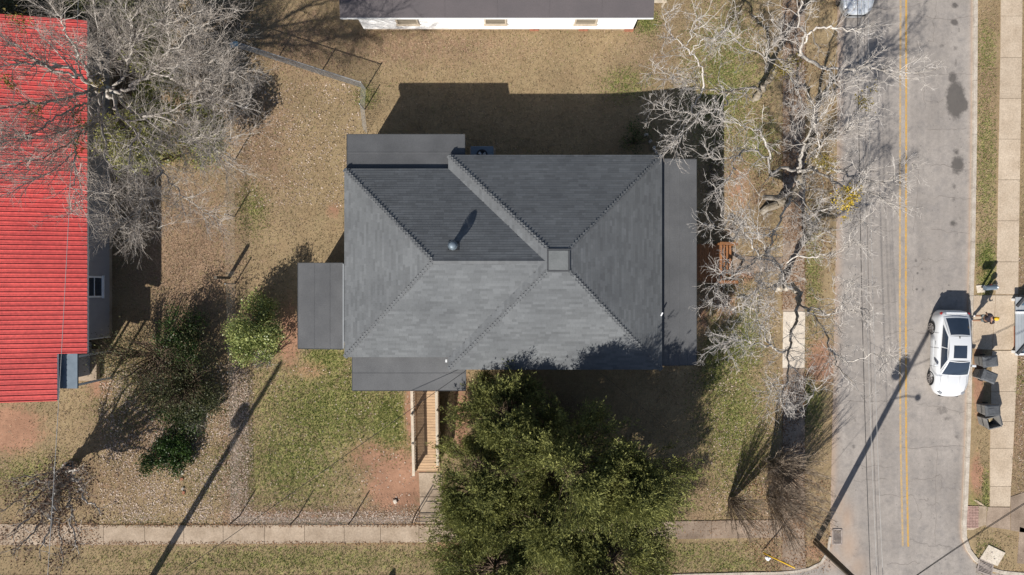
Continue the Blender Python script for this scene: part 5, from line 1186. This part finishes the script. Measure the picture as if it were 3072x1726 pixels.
# ------------------------------------------------------------------ utility poles and wires
def pole(base_px, top_off, H, label, transformer_z, arm=None):
    b = G(*base_px); root = empty('utility_pole', b, label=label, cat='utility pole', group='wooden utility poles')
    t = b + Vector((top_off[0], top_off[1], H))
    MB().tube([b - Vector((0, 0, .2)), b.lerp(t, .5), t], [.17, .145, .115], 12).build('shaft', MT['pole_wood'], root, smooth=True)
    q = b.lerp(t, transformer_z / H)
    tr_ = MB().lathe([(.001, 0), (.26, .0), (.28, .05), (.28, .80), (.24, .88), (.001, .9)], q + Vector((-.42, .12, -.45)), 16).build('transformer', MT['steel'], root, smooth=True)
    MB().tube([q + Vector((-.42, .12, .4)), q + Vector((-.42, .12, .62))], .05, 8).build('bushing', MT['steel_dark'], tr_)
    MB().bar(q + Vector((-.2, .05, 0)), q + Vector((0, 0, 0)), .08, .3).build('bracket', MT['steel'], root)
    if arm:
        az, dv = arm; s = b.lerp(t, az / H); e = s + Vector(dv)
        MB().tube([s, s.lerp(e, .5) + Vector((0, 0, .12)), e], .03, 8).build('lamp_arm', MT['steel'], root)
        MB().lathe([(.001, .09), (.10, .07), (.17, 0), (.15, -.06), (.001, -.07)], e + Vector((.1, 0, 0)), 12).build('street_lamp', MT['steel'], root, smooth=True)
    return root, b, t
poleR, pRb, pRt = pole((2448, 1627), (-.75, .1), 11.0, 'leaning wooden utility pole at the street corner', 8.7, (7.2, (1.25, 0.0, .1)))
poleL, pLb, pLt = pole((444, 1752), (0, 0), 11.0, 'wooden utility pole just below the sidewalk at the bottom left', 8.3)
def cable(name, a_, b_, r, sag, mt, label, n=14):
    a_, b_ = Vector(a_), Vector(b_); pts = [a_.lerp(b_, i / n) - Vector((0, 0, sag * 4 * (i / n) * (1 - i / n))) for i in range(n + 1)]
    o = MB().tube(pts, r, 5).build(name, MT[mt]); tag(o, label, 'wire', 'overhead wires'); return o
zg = -.69
def pr(z): return pRb.lerp(pRt, z / 11.0)
cable('overhead_wire', at(2614, 1800, zg + 6.8), at(2572, -120, zg + 7.2), .014, .25, 'wire_black', 'thick black overhead wire nearest the house side of the street')
cable('overhead_wire', at(2634, 1800, zg + 7.2), at(2584, -120, zg + 7.4), .009, .3, 'wire_alu', 'pale thin overhead wire in the middle over the street')
cable('overhead_wire', at(2652, 1800, zg + 7.6), at(2604, -120, zg + 7.6), .010, .3, 'wire_alu', 'pale overhead wire farthest over the street')
cable('overhead_wire', at(2640, 1800, zg + 7.9), at(2592, -120, zg + 7.9), .007, .3, 'wire_black', 'fine dark overhead wire between the pale ones')
cable('overhead_wire', at(2690, 1770, zg + 8.0), at(3180, 1446, zg + 7.0), .013, .1, 'wire_black', 'black wire crossing the bottom right corner')
cable('overhead_wire', at(2698, 1762, zg + 8.0), at(3180, 1442, zg + 6.9), .012, .1, 'wire_black', 'thin companion wire across the bottom right corner')
cable('overhead_wire', pLb.lerp(pLt, 8 / 11), at(1398, 1112, 3.55), .014, .1, 'wire_black', 'service wire running from the bottom left to the ramp porch')
cable('overhead_wire', pLb.lerp(pLt, 8.4 / 11), at(238, -80, 7.0), .012, .2, 'wire_alu', 'thin pale wire crossing the red roof from top to bottom')
cable('overhead_wire', pr(7.6), at(1800, 1118, 3.7), .006, .1, 'wire_black', 'thin service wire passing over the cedars to the house')
# guy wire with yellow guard
ga_ = G(2284, 1656); gt_ = pr(8.4); guy = empty('guy_wire', ga_, label='bright yellow guarded guy wire anchored in the grass below the crape myrtles', cat='guy wire')
MB().tube([ga_, gt_], .008, 5).build('strand', MT['wire_alu'], guy)
d_ = (gt_ - ga_).normalized(); MB().tube([ga_ + d_ * .15, ga_ + d_ * 2.75], .035, 8).build('guard', MT['yellow_plastic'], guy, smooth=True)
MB().tube([ga_ - Vector((0, 0, .1)), ga_ + d_ * .2], .012, 6).build('anchor_rod', MT['steel'], guy)
rag = MB().lathe([(.001, .12), (.08, .10), (.13, .05), (.14, .0)][::-1], G(2303, 1674), 9); 
rag.v = [(x + random.uniform(-.04, .04), y + random.uniform(-.04, .04), z + random.uniform(0, .04)) for x, y, z in rag.v]
tag(rag.build('plastic_bag', MT['white_plastic']), 'crumpled white plastic bag beside the yellow guy guard', 'bag')

# ------------------------------------------------------------------ storm drains
def drain(name, quad, nbars, label, lid=None):
    P = [G(*q) for q in quad]; root = empty(name, P[0], label=label, cat='drain')
    z = max(p.z for p in P) + .02
    P = [Vector((p.x, p.y, z)) for p in P]
    MB().add([tuple(p - Vector((0, 0, .0))) for p in P], [(0, 1, 2, 3)]).build('dark_well_sheet', MT['black'], root)  # flat black sheet paints the darkness of the hollow below the bars
    for i in range(4): MB().bar(P[i] + Vector((0, 0, .01)), P[(i + 1) % 4] + Vector((0, 0, .01)), .06, .04).build('frame', MT['iron'], root)
    for i in range(nbars):
        t = (i + .5) / nbars; MB().bar(P[0].lerp(P[1], t) + Vector((0, 0, .012)), P[3].lerp(P[2], t) + Vector((0, 0, .012)), (P[1] - P[0]).length / nbars * .45, .03).build('bar', MT['iron'], root)
    if lid:
        Q = [G(*q) for q in lid]; zz = max(q.z for q in Q); MB().slab([(q.x, q.y) for q in Q], lambda x, y: zz + .06, .12).build('lid', MT['concrete_clean'], root)
        for t in (.35, .65):
            q = Q[0].lerp(Q[2], t); MB().box((q.x, q.y, zz + .066), (.08, .05, .02)).build('lift_ring', MT['iron'], root)
    return root
drain('storm_drain', [(2497, 1588), (2497, 1632), (2524, 1632), (2524, 1588)], 13, 'iron grated storm drain at the near edge of the street')
drain('storm_drain', [(2938, 1676), (2926, 1710), (2968, 1724), (2978, 1693)], 9, 'dark grated storm drain with a pale concrete lid at the far corner', [(2964, 1634), (2938, 1674), (2990, 1698), (3014, 1658)])

# ------------------------------------------------------------------ cars
def car(name, loc, rz, paint, label):
    """origin at ground centre, nose towards +y locally"""
    root = empty(name, (0, 0, 0), label=label, cat='car')
    L, Wd = 4.72, 0.92
    ys = np.array([-2.36, -2.30, -2.15, -1.9, -1.5, -1.0, -.4, .2, .8, 1.2, 1.6, 1.95, 2.2, 2.32, 2.36])
    hw = np.interp(ys, [-2.36, -2.30, -2.15, -1.9, -1.2, 0, 1.2, 1.8, 2.15, 2.30, 2.36], [.46, .62, .78, .88, .92, .92, .92, .89, .74, .54, .34])
    zt = np.interp(ys, [-2.36, -2.30, -2.1, -1.6, -1.0, .6, 1.0, 1.7, 2.1, 2.3, 2.36], [.80, .98, 1.06, 1.07, 1.04, .98, .97, .89, .80, .70, .60])
    sec = []
    for y, w, z in zip(ys, hw, zt):
        pr_ = [(w * .93, .20), (w * .985, .32), (w, .50), (w * .985, z * .80), (w * .93, z - .045), (w * .80, z - .008), (w * .45, z + .012), (0, z + .02)]
        full = [(-x, zz) for x, zz in pr_] + [(x, zz) for x, zz in pr_[::-1][1:]]
        sec.append([(x, y, zz) for x, zz in full])
    k = len(sec[0]); n = len(sec); m = MB()
    m.add([v for s in sec for v in s], [(i * k + j, i * k + j + 1, (i + 1) * k + j + 1, (i + 1) * k + j) for i in range(n - 1) for j in range(k - 1)] + [tuple(range(k)), tuple(range((n - 1) * k, n * k))] + [(i * k, (i + 1) * k, (i + 1) * k + k - 1, i * k + k - 1) for i in range(n - 1)])
    body = m.build('body', MT[paint], root, smooth=True)
    # cabin: base outline and roof outline
    def patch(c00, c10, c11, c01, bu, bv, out, nu=8, nv=6, rng_=(0, 1, 0, 1), off=0.0):
        c00, c10, c11, c01, out = map(Vector, (c00, c10, c11, c01, out)); vs = []
        for j in range(nv + 1):
            v = rng_[2] + (rng_[3] - rng_[2]) * j / nv
            for i in range(nu + 1):
                u = rng_[0] + (rng_[1] - rng_[0]) * i / nu
                p = c00.lerp(c10, u).lerp(c01.lerp(c11, u), v) + out * (bu * 4 * u * (1 - u) + bv * 4 * v * (1 - v) + off); vs.append(p)
        mm = MB(); mm.add(vs, [(j * (nu + 1) + i, j * (nu + 1) + i + 1, (j + 1) * (nu + 1) + i + 1, (j + 1) * (nu + 1) + i) for j in range(nv) for i in range(nu)]); return mm
    zb, zr_ = 1.0, 1.43
    bf, bb, wf, wb = 1.22, -2.0, .79, .70; tf, tb, uf, ub = .32, -.98, .60, .58
    FL, FR, BL, BR = (-wf, bf - .10, zb - .03), (wf, bf - .10, zb - .03), (-wb, bb, zb + .055), (wb, bb, zb + .055)
    TFL, TFR, TBL, TBR = (-uf, tf, zr_ - .02), (uf, tf, zr_ - .02), (-ub, tb, zr_ - .02), (ub, tb, zr_ - .02)
    fr = (0, .55, .83); rr_ = (0, -.45, .89); sl = (-.85, 0, .52); sr = (.85, 0, .52)
    args = {'front': (FL, FR, TFR, TFL, .10, .02, fr), 'rear': (BR, BL, TBL, TBR, .08, .02, rr_), 'left': (BL, FL, TFL, TBL, .05, .02, sl), 'right': (FR, BR, TBR, TFR, .05, .02, sr)}
    cab = MB()
    for a_ in args.values():
        pm = patch(*a_); cab.add(pm.v, pm.f)
    rp = patch(TFL, TFR, TBR, TBL, .03, .035, (0, 0, 1)); cab.add(rp.v, rp.f)
    cab.build('cabin', MT[paint], root, smooth=True)
    patch(*args['front'], rng_=(.05, .95, .06, .95), off=.012).build('windscreen', MT['glass'], root, smooth=True)
    patch(*args['rear'], rng_=(.06, .94, .10, .95), off=.012).build('rear_window', MT['glass'], root, smooth=True)
    for sd, nm in (('left', (.10, .94, .12, .92)), ('right', (.06, .90, .12, .92))):
        u0, u1, v0, v1 = nm; um = u0 + (u1 - u0) * .5
        patch(*args[sd], rng_=(u0, um - .012, v0, v1), off=.012).build('side_window', MT['glass'], root, smooth=True)
        patch(*args[sd], rng_=(um + .012, u1, v0, v1), off=.012).build('side_window', MT['glass'], root, smooth=True)
    patch(TFL, TFR, TBR, TBL, .03, .035, (0, 0, 1), rng_=(.2, .8, .10, .62), off=.008).build('sunroof', MT['glass'], root, smooth=True)
    MB().bar((-.33, -.17, zr_ + .035), (.33, -.17, zr_ + .035), .02, .012).build('sunroof_edge', MT['steel'], root)
    MB().box((.05, -.93, zr_ + .03), (.035, .12, .045)).build('antenna', MT['black'], root)
    # spoiler lip, bonnet creases
    MB().bar((-.55, -2.2, 1.075), (.55, -2.2, 1.075), .10, .02).build('boot_lip', MT[paint], root)
    for x in (-.34, .34): MB().tube([(x, 1.05, .985), (x * .9, 1.5, .935), (x * .75, 2.05, .835)], .012, 5).build('bonnet_crease', MT[paint], root, smooth=True)
    for s in (-1, 1):
        pass
        MB().box((s * .62, 2.12, .745), (.22, .14, .10), Matrix.Rotation(-s * .75, 3, 'Z')).build('headlight', MT['clear_lens'], root, bevel=.02)
        MB().box((s * .70, -2.13, .93), (.12, .26, .11), Matrix.Rotation(s * .55, 3, 'Z')).build('tail_light', MT['red_lens'], root, bevel=.03)
        mr = MB().box((s * 1.02, .62, 1.02), (.2, .13, .14)).build('mirror', MT[paint], root, bevel=.03)
        MB().box((s * .93, .64, .98), (.08, .06, .05)).build('mirror_arm', MT['black'], mr)
        MB().tube([(s * .932, -1.0, .62), (s * .932, .75, .60)], .012, 5).build('door_crease', MT[paint], root)
        for y in (-.55, .35): MB().box((s * .93, y, .80), (.03, .17, .03)).build('door_handle', MT['steel'], root, bevel=.008)
        for y in (1.42, -1.38):
            rot = Matrix.Rotation(math.pi / 2, 3, 'Y'); c_ = (s * .795, y, .335)
            arch = MB(); vs = []
            for q in np.linspace(-.15, math.pi + .15, 14):
                for rr2 in (.33, .395): vs.append((s * .922, y + rr2 * math.cos(q), .335 + rr2 * math.sin(q)))
            arch.add(vs, [(2 * i, 2 * i + 1, 2 * i + 3, 2 * i + 2) for i in range(13)]); arch.build('wheel_arch', MT['black'], root)
            w_ = MB().lathe([(.20, -.11), (.31, -.11), (.335, -.08), (.335, .08), (.31, .11), (.24, .125), (.23, .10)], c_, 24, rot if s > 0 else Matrix.Rotation(-math.pi / 2, 3, 'Y')).build('wheel', MT['black'], root, smooth=True)
            MB().lathe([(.001, .085), (.23, .085), (.245, .13), (.25, .11)], c_, 24, rot if s > 0 else Matrix.Rotation(-math.pi / 2, 3, 'Y')).build('rim_well', MT['steel_dark'], w_)
            for j in range(7):
                q = 2 * math.pi * j / 7; xx = s * (.795 + .128)
                MB().bar((xx, y + .03 * math.cos(q), .335 + .03 * math.sin(q)), (xx, y + .23 * math.cos(q), .335 + .23 * math.sin(q)), .05, .02, up=(1, 0, 0)).build('spoke', MT['alloy'], w_)
            ring = MB(); vs = []
            for q in np.linspace(0, 2 * math.pi, 25)[:-1]:
                for rr2 in (.215, .245): vs.append((s * (.795 + .133), y + rr2 * math.cos(q), .335 + rr2 * math.sin(q)))
            ring.add(vs, [(2 * i, 2 * i + 1, (2 * i + 3) % 48, (2 * i + 2) % 48) for i in range(24)]); ring.build('rim', MT['alloy'], w_)
    for s in (-1, 1):
        MB().tube([(s * .70, 1.22, .965), (s * .72, 1.7, .89), (s * .66, 2.12, .79)], .006, 4).build('bonnet_seam', MT['steel_dark'], root)
        for y0 in (.72, -.30, -1.12): MB().tube([(s * .918, y0, .30), (s * .93, y0, .55), (s * .915, y0, .84), (s * .86, y0, .985)], .006, 4).build('door_seam', MT['steel_dark'], root)
    MB().tube([(-.62, -2.12, 1.07), (0, -2.16, 1.085), (.62, -2.12, 1.07)], .006, 4).build('boot_seam', MT['steel_dark'], root)
    MB().box((0, -2.355, .72), (.32, .02, .12)).build('number_plate', MT['white_trim'], root)
    MB().box((0, 2.33, .50), (1.0, .08, .16)).build('grille', MT['black'], root)
    for x in (-.42, .12): MB().bar((x, 1.0, 1.0), (x + .5, .96, 1.01), .025, .02).build('wiper', MT['black'], root)
    root.location = loc; root.rotation_euler = (0, 0, rz)
    return root
c1 = G(2829, 1057); c1.z = float(base_terr(c1.x, c1.y)) + .012
car('parked_car', c1, math.pi + R(-1.2), 'car_white', 'white sedan parked facing down the street beside the kerb')
c2 = at(2562, 30, -.4); car('parked_car', (c2.x, c2.y + 1.95, float(base_terr(c2.x, 15)) + .012), math.pi, 'car_silver', 'silver car nose showing at the top edge of the street')

# ------------------------------------------------------------------ wheeled bins
def bin_(px, py, rz, label, open_=False):
    b = G(px, py, .03 if px > 2966 else .0); root = empty('wheeled_bin', (0, 0, 0), label=label, cat='bin', group='grey wheeled bins by the far kerb')
    # local: front at -x, handle and wheels at +x
    def loft(name, secs, mt, par, close=True, bev=0.0):
        m = MB(); vs = []
        for z, x0, x1, y in secs: vs += [(x0, -y, z), (x1, -y, z), (x1, y, z), (x0, y, z)]
        n = len(secs); fs = [(i * 4 + j, i * 4 + (j + 1) % 4, (i + 1) * 4 + (j + 1) % 4, (i + 1) * 4 + j) for i in range(n - 1) for j in range(4)]
        fs.append((3, 2, 1, 0))
        if close: fs.append(tuple(range((n - 1) * 4, n * 4)))
        m.add(vs, fs); return m.build(name, MT[mt], par, bevel=bev)
    if open_:
        loft('body', [(.06, -.24, .22, .22), (1.0, -.37, .34, .29), (1.0, -.34, .31, .265), (.15, -.21, .2, .2)], 'bin_body', root, close=True)
        MB().box((.02, .12, .55), (.3, .25, .3), Matrix.Rotation(.4, 3, 'Y')).build('cardboard_box', MT['cardboard'], root)
        for a_, b_ in (((-.37, -.29), (.34, -.29)), ((.34, -.29), (.34, .29)), ((.34, .29), (-.37, .29)), ((-.37, .29), (-.37, -.29))):
            MB().bar((*a_, 1.0), (*b_, 1.0), .05, .05).build('rim', MT['bin_body'], root)
        MB().bar((.46, 0, .95), (.56, 0, .35), .54, .03, up=(1, 0, 0)).build('lid', MT['bin'], root)
    else:
        loft('body', [(.06, -.24, .22, .22), (.98, -.37, .34, .28)], 'bin_body', root, bev=.02)
        loft('lid', [(.98, -.42, .38, .305), (1.03, -.41, .37, .295), (1.07, -.30, .30, .23)], 'bin', root, bev=.012)
        MB().box((-.1, 0, 1.078), (.28, .26, .015)).build('lid_panel', MT['bin'], root, bevel=.005)
    MB().tube([(.44, -.26, .93), (.44, .26, .93)], .018, 6).build('handle', MT['bin'], root)
    for y in (-.24, 0, .24): MB().bar((.33, y, .93), (.45, y, .93), .03, .03).build('handle_bracket', MT['bin'], root)
    for y in (-.25, .25): MB().lathe([(.02, -.03), (.12, -.03), (.13, 0), (.12, .03), (.02, .03)], (.22, y, .13), 14, Matrix.Rotation(math.pi / 2, 3, 'X')).build('wheel', MT['black'], root)
    MB().tube([(-.36, -.2, .62), (-.36, .2, .62)], .018, 6).build('catch_bar', MT['black'], root)
    root.location = b; root.rotation_euler = (0, 0, rz); return root
bin_(2933, 1079, R(6), 'closed grey wheeled bin nearest the person and the driveway')
bin_(2930, 1123, R(-22), 'grey wheeled bin turned askew, second from the driveway')
bin_(2940, 1222, R(4), 'closed grey wheeled bin third from the driveway')
bin_(2944, 1257, R(14), 'open grey wheeled bin with cardboard inside', True)

# ------------------------------------------------------------------ mailboxes and small kerbside things
def mailbox(b, rz, label, H=1.1):
    root = empty('mailbox', (0, 0, 0), label=label, cat='mailbox')
    MB().box((0, 0, H / 2 + .05), (.09, .09, H + .2)).build('post', MT['steel_dark'], root, bevel=.008)
    MB().lathe([(.001, .09), (.05, .06), (.06, 0), (.001, -.02)][::-1], (0, 0, H + .16), 10).build('finial', MT['white_plastic'], root, smooth=True)
    MB().bar((.08, 0, H - .1), (-.5, 0, H - .1), .05, .05).build('support_arm', MT['steel_dark'], root)
    m = MB(); vs = []
    for x in (-.62, .0):
        vs += [(x, -.13, H - .07), (x, -.13, H + .10)] + [(x, -.13 * math.cos(q), H + .10 + .11 * math.sin(q)) for q in np.linspace(.3, math.pi - .3, 7)] + [(x, .13, H + .10), (x, .13, H - .07)]
    k = 11; m.add(vs, [(j, (j + 1) % k, (j + 1) % k + k, j + k) for j in range(k)] + [tuple(range(k)), tuple(range(k, 2 * k))]); bx_ = m.build('box', MT['ac'], root)
    MB().box((-.63, 0, H + .05), (.02, .22, .2)).build('box_door', MT['ac'], bx_); MB().box((-.35, .15, H + .16), (.03, .02, .16)).build('flag', MT['red_lens'], bx_)
    root.location = b; root.rotation_euler = (0, 0, rz); return root
mailbox(G(2944, 862), R(4), 'grey mailbox on a dark post in the strip beside the driveway')
mailbox(G(1136, 1786), R(90), 'dark mailbox standing at the bottom edge below the sidewalk')
P = [G(2928, 857), G(2931, 879), G(2954, 877), G(2953, 855)]
tag(MB().slab([(q.x, q.y) for q in P], lambda x, y: gz(x, y) + .05, .1).build('meter_lid', MT['concrete_clean'], bevel=.01), 'pale square concrete meter cover at the foot of the mailbox', 'meter cover')
pb = G(2962, 862); ped = empty('utility_pedestal', pb, label='short dark pedestal with a white domed cap behind the mailbox', cat='pedestal')
MB().lathe([(.09, -.05), (.09, .55), (.08, .56)], pb, 14).build('column', MT['steel_dark'], ped, smooth=True)
MB().lathe([(.15, .52), (.155, .58), (.13, .66), (.001, .70)], pb, 16).build('cap', MT['white_plastic'], ped, smooth=True)
for i, (x, y, lab) in enumerate(((547, 1420, 'pale broken stone at the top of the stone row'), (546, 1437, 'reddish brick second in the stone row'), (549, 1466, 'pale flat stone near the end of the stone row'), (552, 1478, 'small brick at the bottom end of the stone row'))):
    q = G(x, y); tag(MB().box(q + Vector((0, 0, .03)), (.18, .13, .08), Matrix.Rotation(.5 * i, 3, 'Z')).build('garden_stone', MT['stone' if i % 2 == 0 else 'brick'], bevel=.02), lab, 'stone', 'row of stones in the side yard')
for i, (x, y) in enumerate(((1938, 405), (1950, 425), (1962, 445), (1968, 457))):
    q = G(x, y); tag(MB().box(q + Vector((0, 0, .04)), (.22, .16, .12), Matrix.Rotation(.7 * i, 3, 'Z')).build('edging_stone', MT['stone'], bevel=.03), ('first edging stone, farthest from the house corner', 'second edging stone from the back yard', 'third edging stone from the back yard', 'edging stone nearest the house corner')[i], 'stone', 'stones edging the shaded bed')
q = G(1186, 1504); tag(MB().box(q + Vector((0, 0, .05)), (.2, .22, .12), Matrix.Rotation(.4, 3, 'Z')).build('loose_rock', MT['concrete_clean'], bevel=.04), 'pale lone rock on the bare clay beside the garden path', 'rock')
lg = MB().tube([G(2210, 893, .06), G(2226, 890, .07), G(2240, 896, .06)], [.06, .07, .05], 8).build('fallen_log', MT['bark_white']); tag(lg, 'short pale log lying by the small shrub at the steps', 'log')

# ------------------------------------------------------------------ the person on the driveway
def skin_body(name, nodes, edges, mt, parent, root=0, sub=2):
    me = bpy.data.meshes.new(name); me.from_pydata([n[0] for n in nodes], edges, []); me.update()
    o = bpy.data.objects.new(name, me); COL.objects.link(o)
    sk = o.modifiers.new('skin', 'SKIN'); sk.use_smooth_shade = True
    for i, n in enumerate(nodes):
        r = n[1]; me.skin_vertices[0].data[i].radius = (r, r) if not isinstance(r, tuple) else r
        me.skin_vertices[0].data[i].use_root = (i == root)
    ss = o.modifiers.new('sub', 'SUBSURF'); ss.levels = sub; ss.render_levels = sub
    dg = bpy.context.evaluated_depsgraph_get(); m2 = bpy.data.meshes.new_from_object(o.evaluated_get(dg)); m2.name = name
    bpy.data.objects.remove(o); m2.materials.clear(); m2.materials.append(MT[mt])
    m2.polygons.foreach_set('use_smooth', [True] * len(m2.polygons))
    return link(name, m2, None, parent)
# local: facing +x, +y is the left side; origin between the feet
per = empty('person', (0, 0, 0), label='person in a dark striped shirt, grey shorts and yellow cap walking on the driveway', cat='person')
hipL, hipR = (0, .10, .93), (0, -.10, .93)
nodes = [((0, 0, .98), .13), ((0.01, 0, 1.18), .12), ((.01, 0, 1.38), .13), ((.02, 0, 1.50), .055), ((.04, 0, 1.57), .06), ((.05, 0, 1.66), .095), ((.05, 0, 1.73), .08),
         (hipL, .095), ((.10, .11, .52), .065), ((-.02, .11, .12), .042), ((-.03, .11, .06), .04), ((.12, .11, .04), .035),
         (hipR, .095), ((-.06, -.11, .52), .065), ((-.24, -.11, .13), .042), ((-.26, -.11, .06), .04), ((-.12, -.11, .035), .035),
         ((.01, .20, 1.42), .07), ((-.05, .27, 1.16), .045), ((.10, .30, .95), .034), ((.14, .30, .89), (.018, .04)),
         ((.01, -.20, 1.42), .07), ((.04, -.28, 1.16), .045), ((.20, -.24, 1.02), .034), ((.26, -.22, 1.01), (.018, .04))]
edges = [(0, 1), (1, 2), (2, 3), (3, 4), (4, 5), (5, 6), (0, 7), (7, 8), (8, 9), (9, 10), (10, 11), (0, 12), (12, 13), (13, 14), (14, 15), (15, 16), (2, 17), (17, 18), (18, 19), (19, 20), (2, 21), (21, 22), (22, 23), (23, 24)]
body_o = skin_body('body', nodes, edges, 'skin', per)
for base, dr_, th in (((.14, .30, .87), (.35, 0, -1), (.12, -.04, 0)), ((.29, -.215, 1.0), (1, .1, -.2), (0, .04, .02))):
    dv = Vector(dr_).normalized(); sd_ = Vector((0, 1, 0)) if abs(dv.z) > .5 else Vector((0, 0, 1)); 
    pn = dv.cross(Vector((0, 1, 0)) if abs(dv.y) < .5 else Vector((0, 0, 1))).normalized()
    for f in range(4):
        o_ = Vector(base) + pn * (f - 1.5) * .019; ln = (.065, .078, .074, .058)[f]
        skin_body('finger', [(o_, .0095), (o_ + dv * ln * .5 + Vector((.006, 0, -.004)), .009), (o_ + dv * ln + Vector((.016, 0, -.016)), .0075)], [(0, 1), (1, 2)], 'skin', body_o, sub=1)
    o_ = Vector(base) - dv * .03 + pn * .03; skin_body('thumb', [(o_, .011), (o_ + pn * .025 + dv * .03, .01), (o_ + pn * .028 + dv * .055, .008)], [(0, 1), (1, 2)], 'skin', body_o, sub=1)
skin_body('shirt', [((0, 0, .96), (.165, .185)), ((0.01, 0, 1.18), (.15, .17)), ((.01, 0, 1.40), (.15, .17)), ((.015, 0, 1.475), .085), ((.01, .205, 1.42), .095), ((-.03, .25, 1.22), .072), ((.01, -.205, 1.42), .095), ((.02, -.26, 1.22), .072)], [(0, 1), (1, 2), (2, 3), (2, 4), (4, 5), (2, 6), (6, 7)], 'shirt', per)
skin_body('shorts', [((0, 0, 1.0), (.15, .165)), ((0, .10, .90), .125), ((.06, .11, .62), .105), ((0, -.10, .90), .125), ((-.03, -.11, .62), .105)], [(0, 1), (1, 2), (0, 3), (3, 4)], 'shorts', per)
for s, x, y in ((1, -.02, .11), (-1, -.25, -.11)):
    skin_body('shoe', [((x - .03, y, .05), .05), ((x + .06, y, .05), .048), ((x + .17, y, .04), .042)], [(0, 1), (1, 2)], 'shoe', per, sub=1)
    MB().tube([(x - .01, y, .08), (x, y, .2)], .05, 8).build('sock', MT['shoe'], per, smooth=True)
cp = MB().lathe([(.108, 1.67), (.112, 1.70), (.105, 1.75), (.075, 1.79), (.001, 1.805)], (.048, 0, 0), 16).build('cap', MT['cap_yellow'], per, smooth=True)
MB().add([(.12, -.08, 1.685), (.22, -.05, 1.67), (.24, 0, 1.668), (.22, .05, 1.67), (.12, .08, 1.685), (.12, -.08, 1.70), (.22, -.05, 1.68), (.24, 0, 1.678), (.22, .05, 1.68), (.12, .08, 1.70)], [(0, 1, 2, 3, 4), (9, 8, 7, 6, 5), (0, 5, 6, 1), (1, 6, 7, 2), (2, 7, 8, 3), (3, 8, 9, 4)]).build('brim', MT['cap_yellow'], cp)
MB().lathe([(.098, 1.58), (.106, 1.62), (.106, 1.68)], (.035, 0, 0), 14).build('hair', MT['hair'], per, smooth=True)
for y in (-.035, .035): MB().lathe([(.001, -.012), (.011, 0), (.001, .012)], (.142, y, 1.665), 8).build('eye', MT['hair'], body_o)
MB().add([(.14, -.012, 1.625), (.14, .012, 1.625), (.172, 0, 1.622), (.14, 0, 1.665)], [(0, 1, 2), (0, 2, 3), (1, 3, 2)]).build('nose', MT['skin'], body_o)
MB().box((.138, 0, 1.595), (.012, .05, .01)).build('mouth', MT['red_lens'], body_o)
for y in (-.1, .1): MB().box((.045, y, 1.65), (.04, .02, .06)).build('ear', MT['skin'], body_o, bevel=.006)
pp = G(2920, 953); per.location = (pp.x, pp.y, pp.z + .033); per.rotation_euler = (0, 0, R(12))
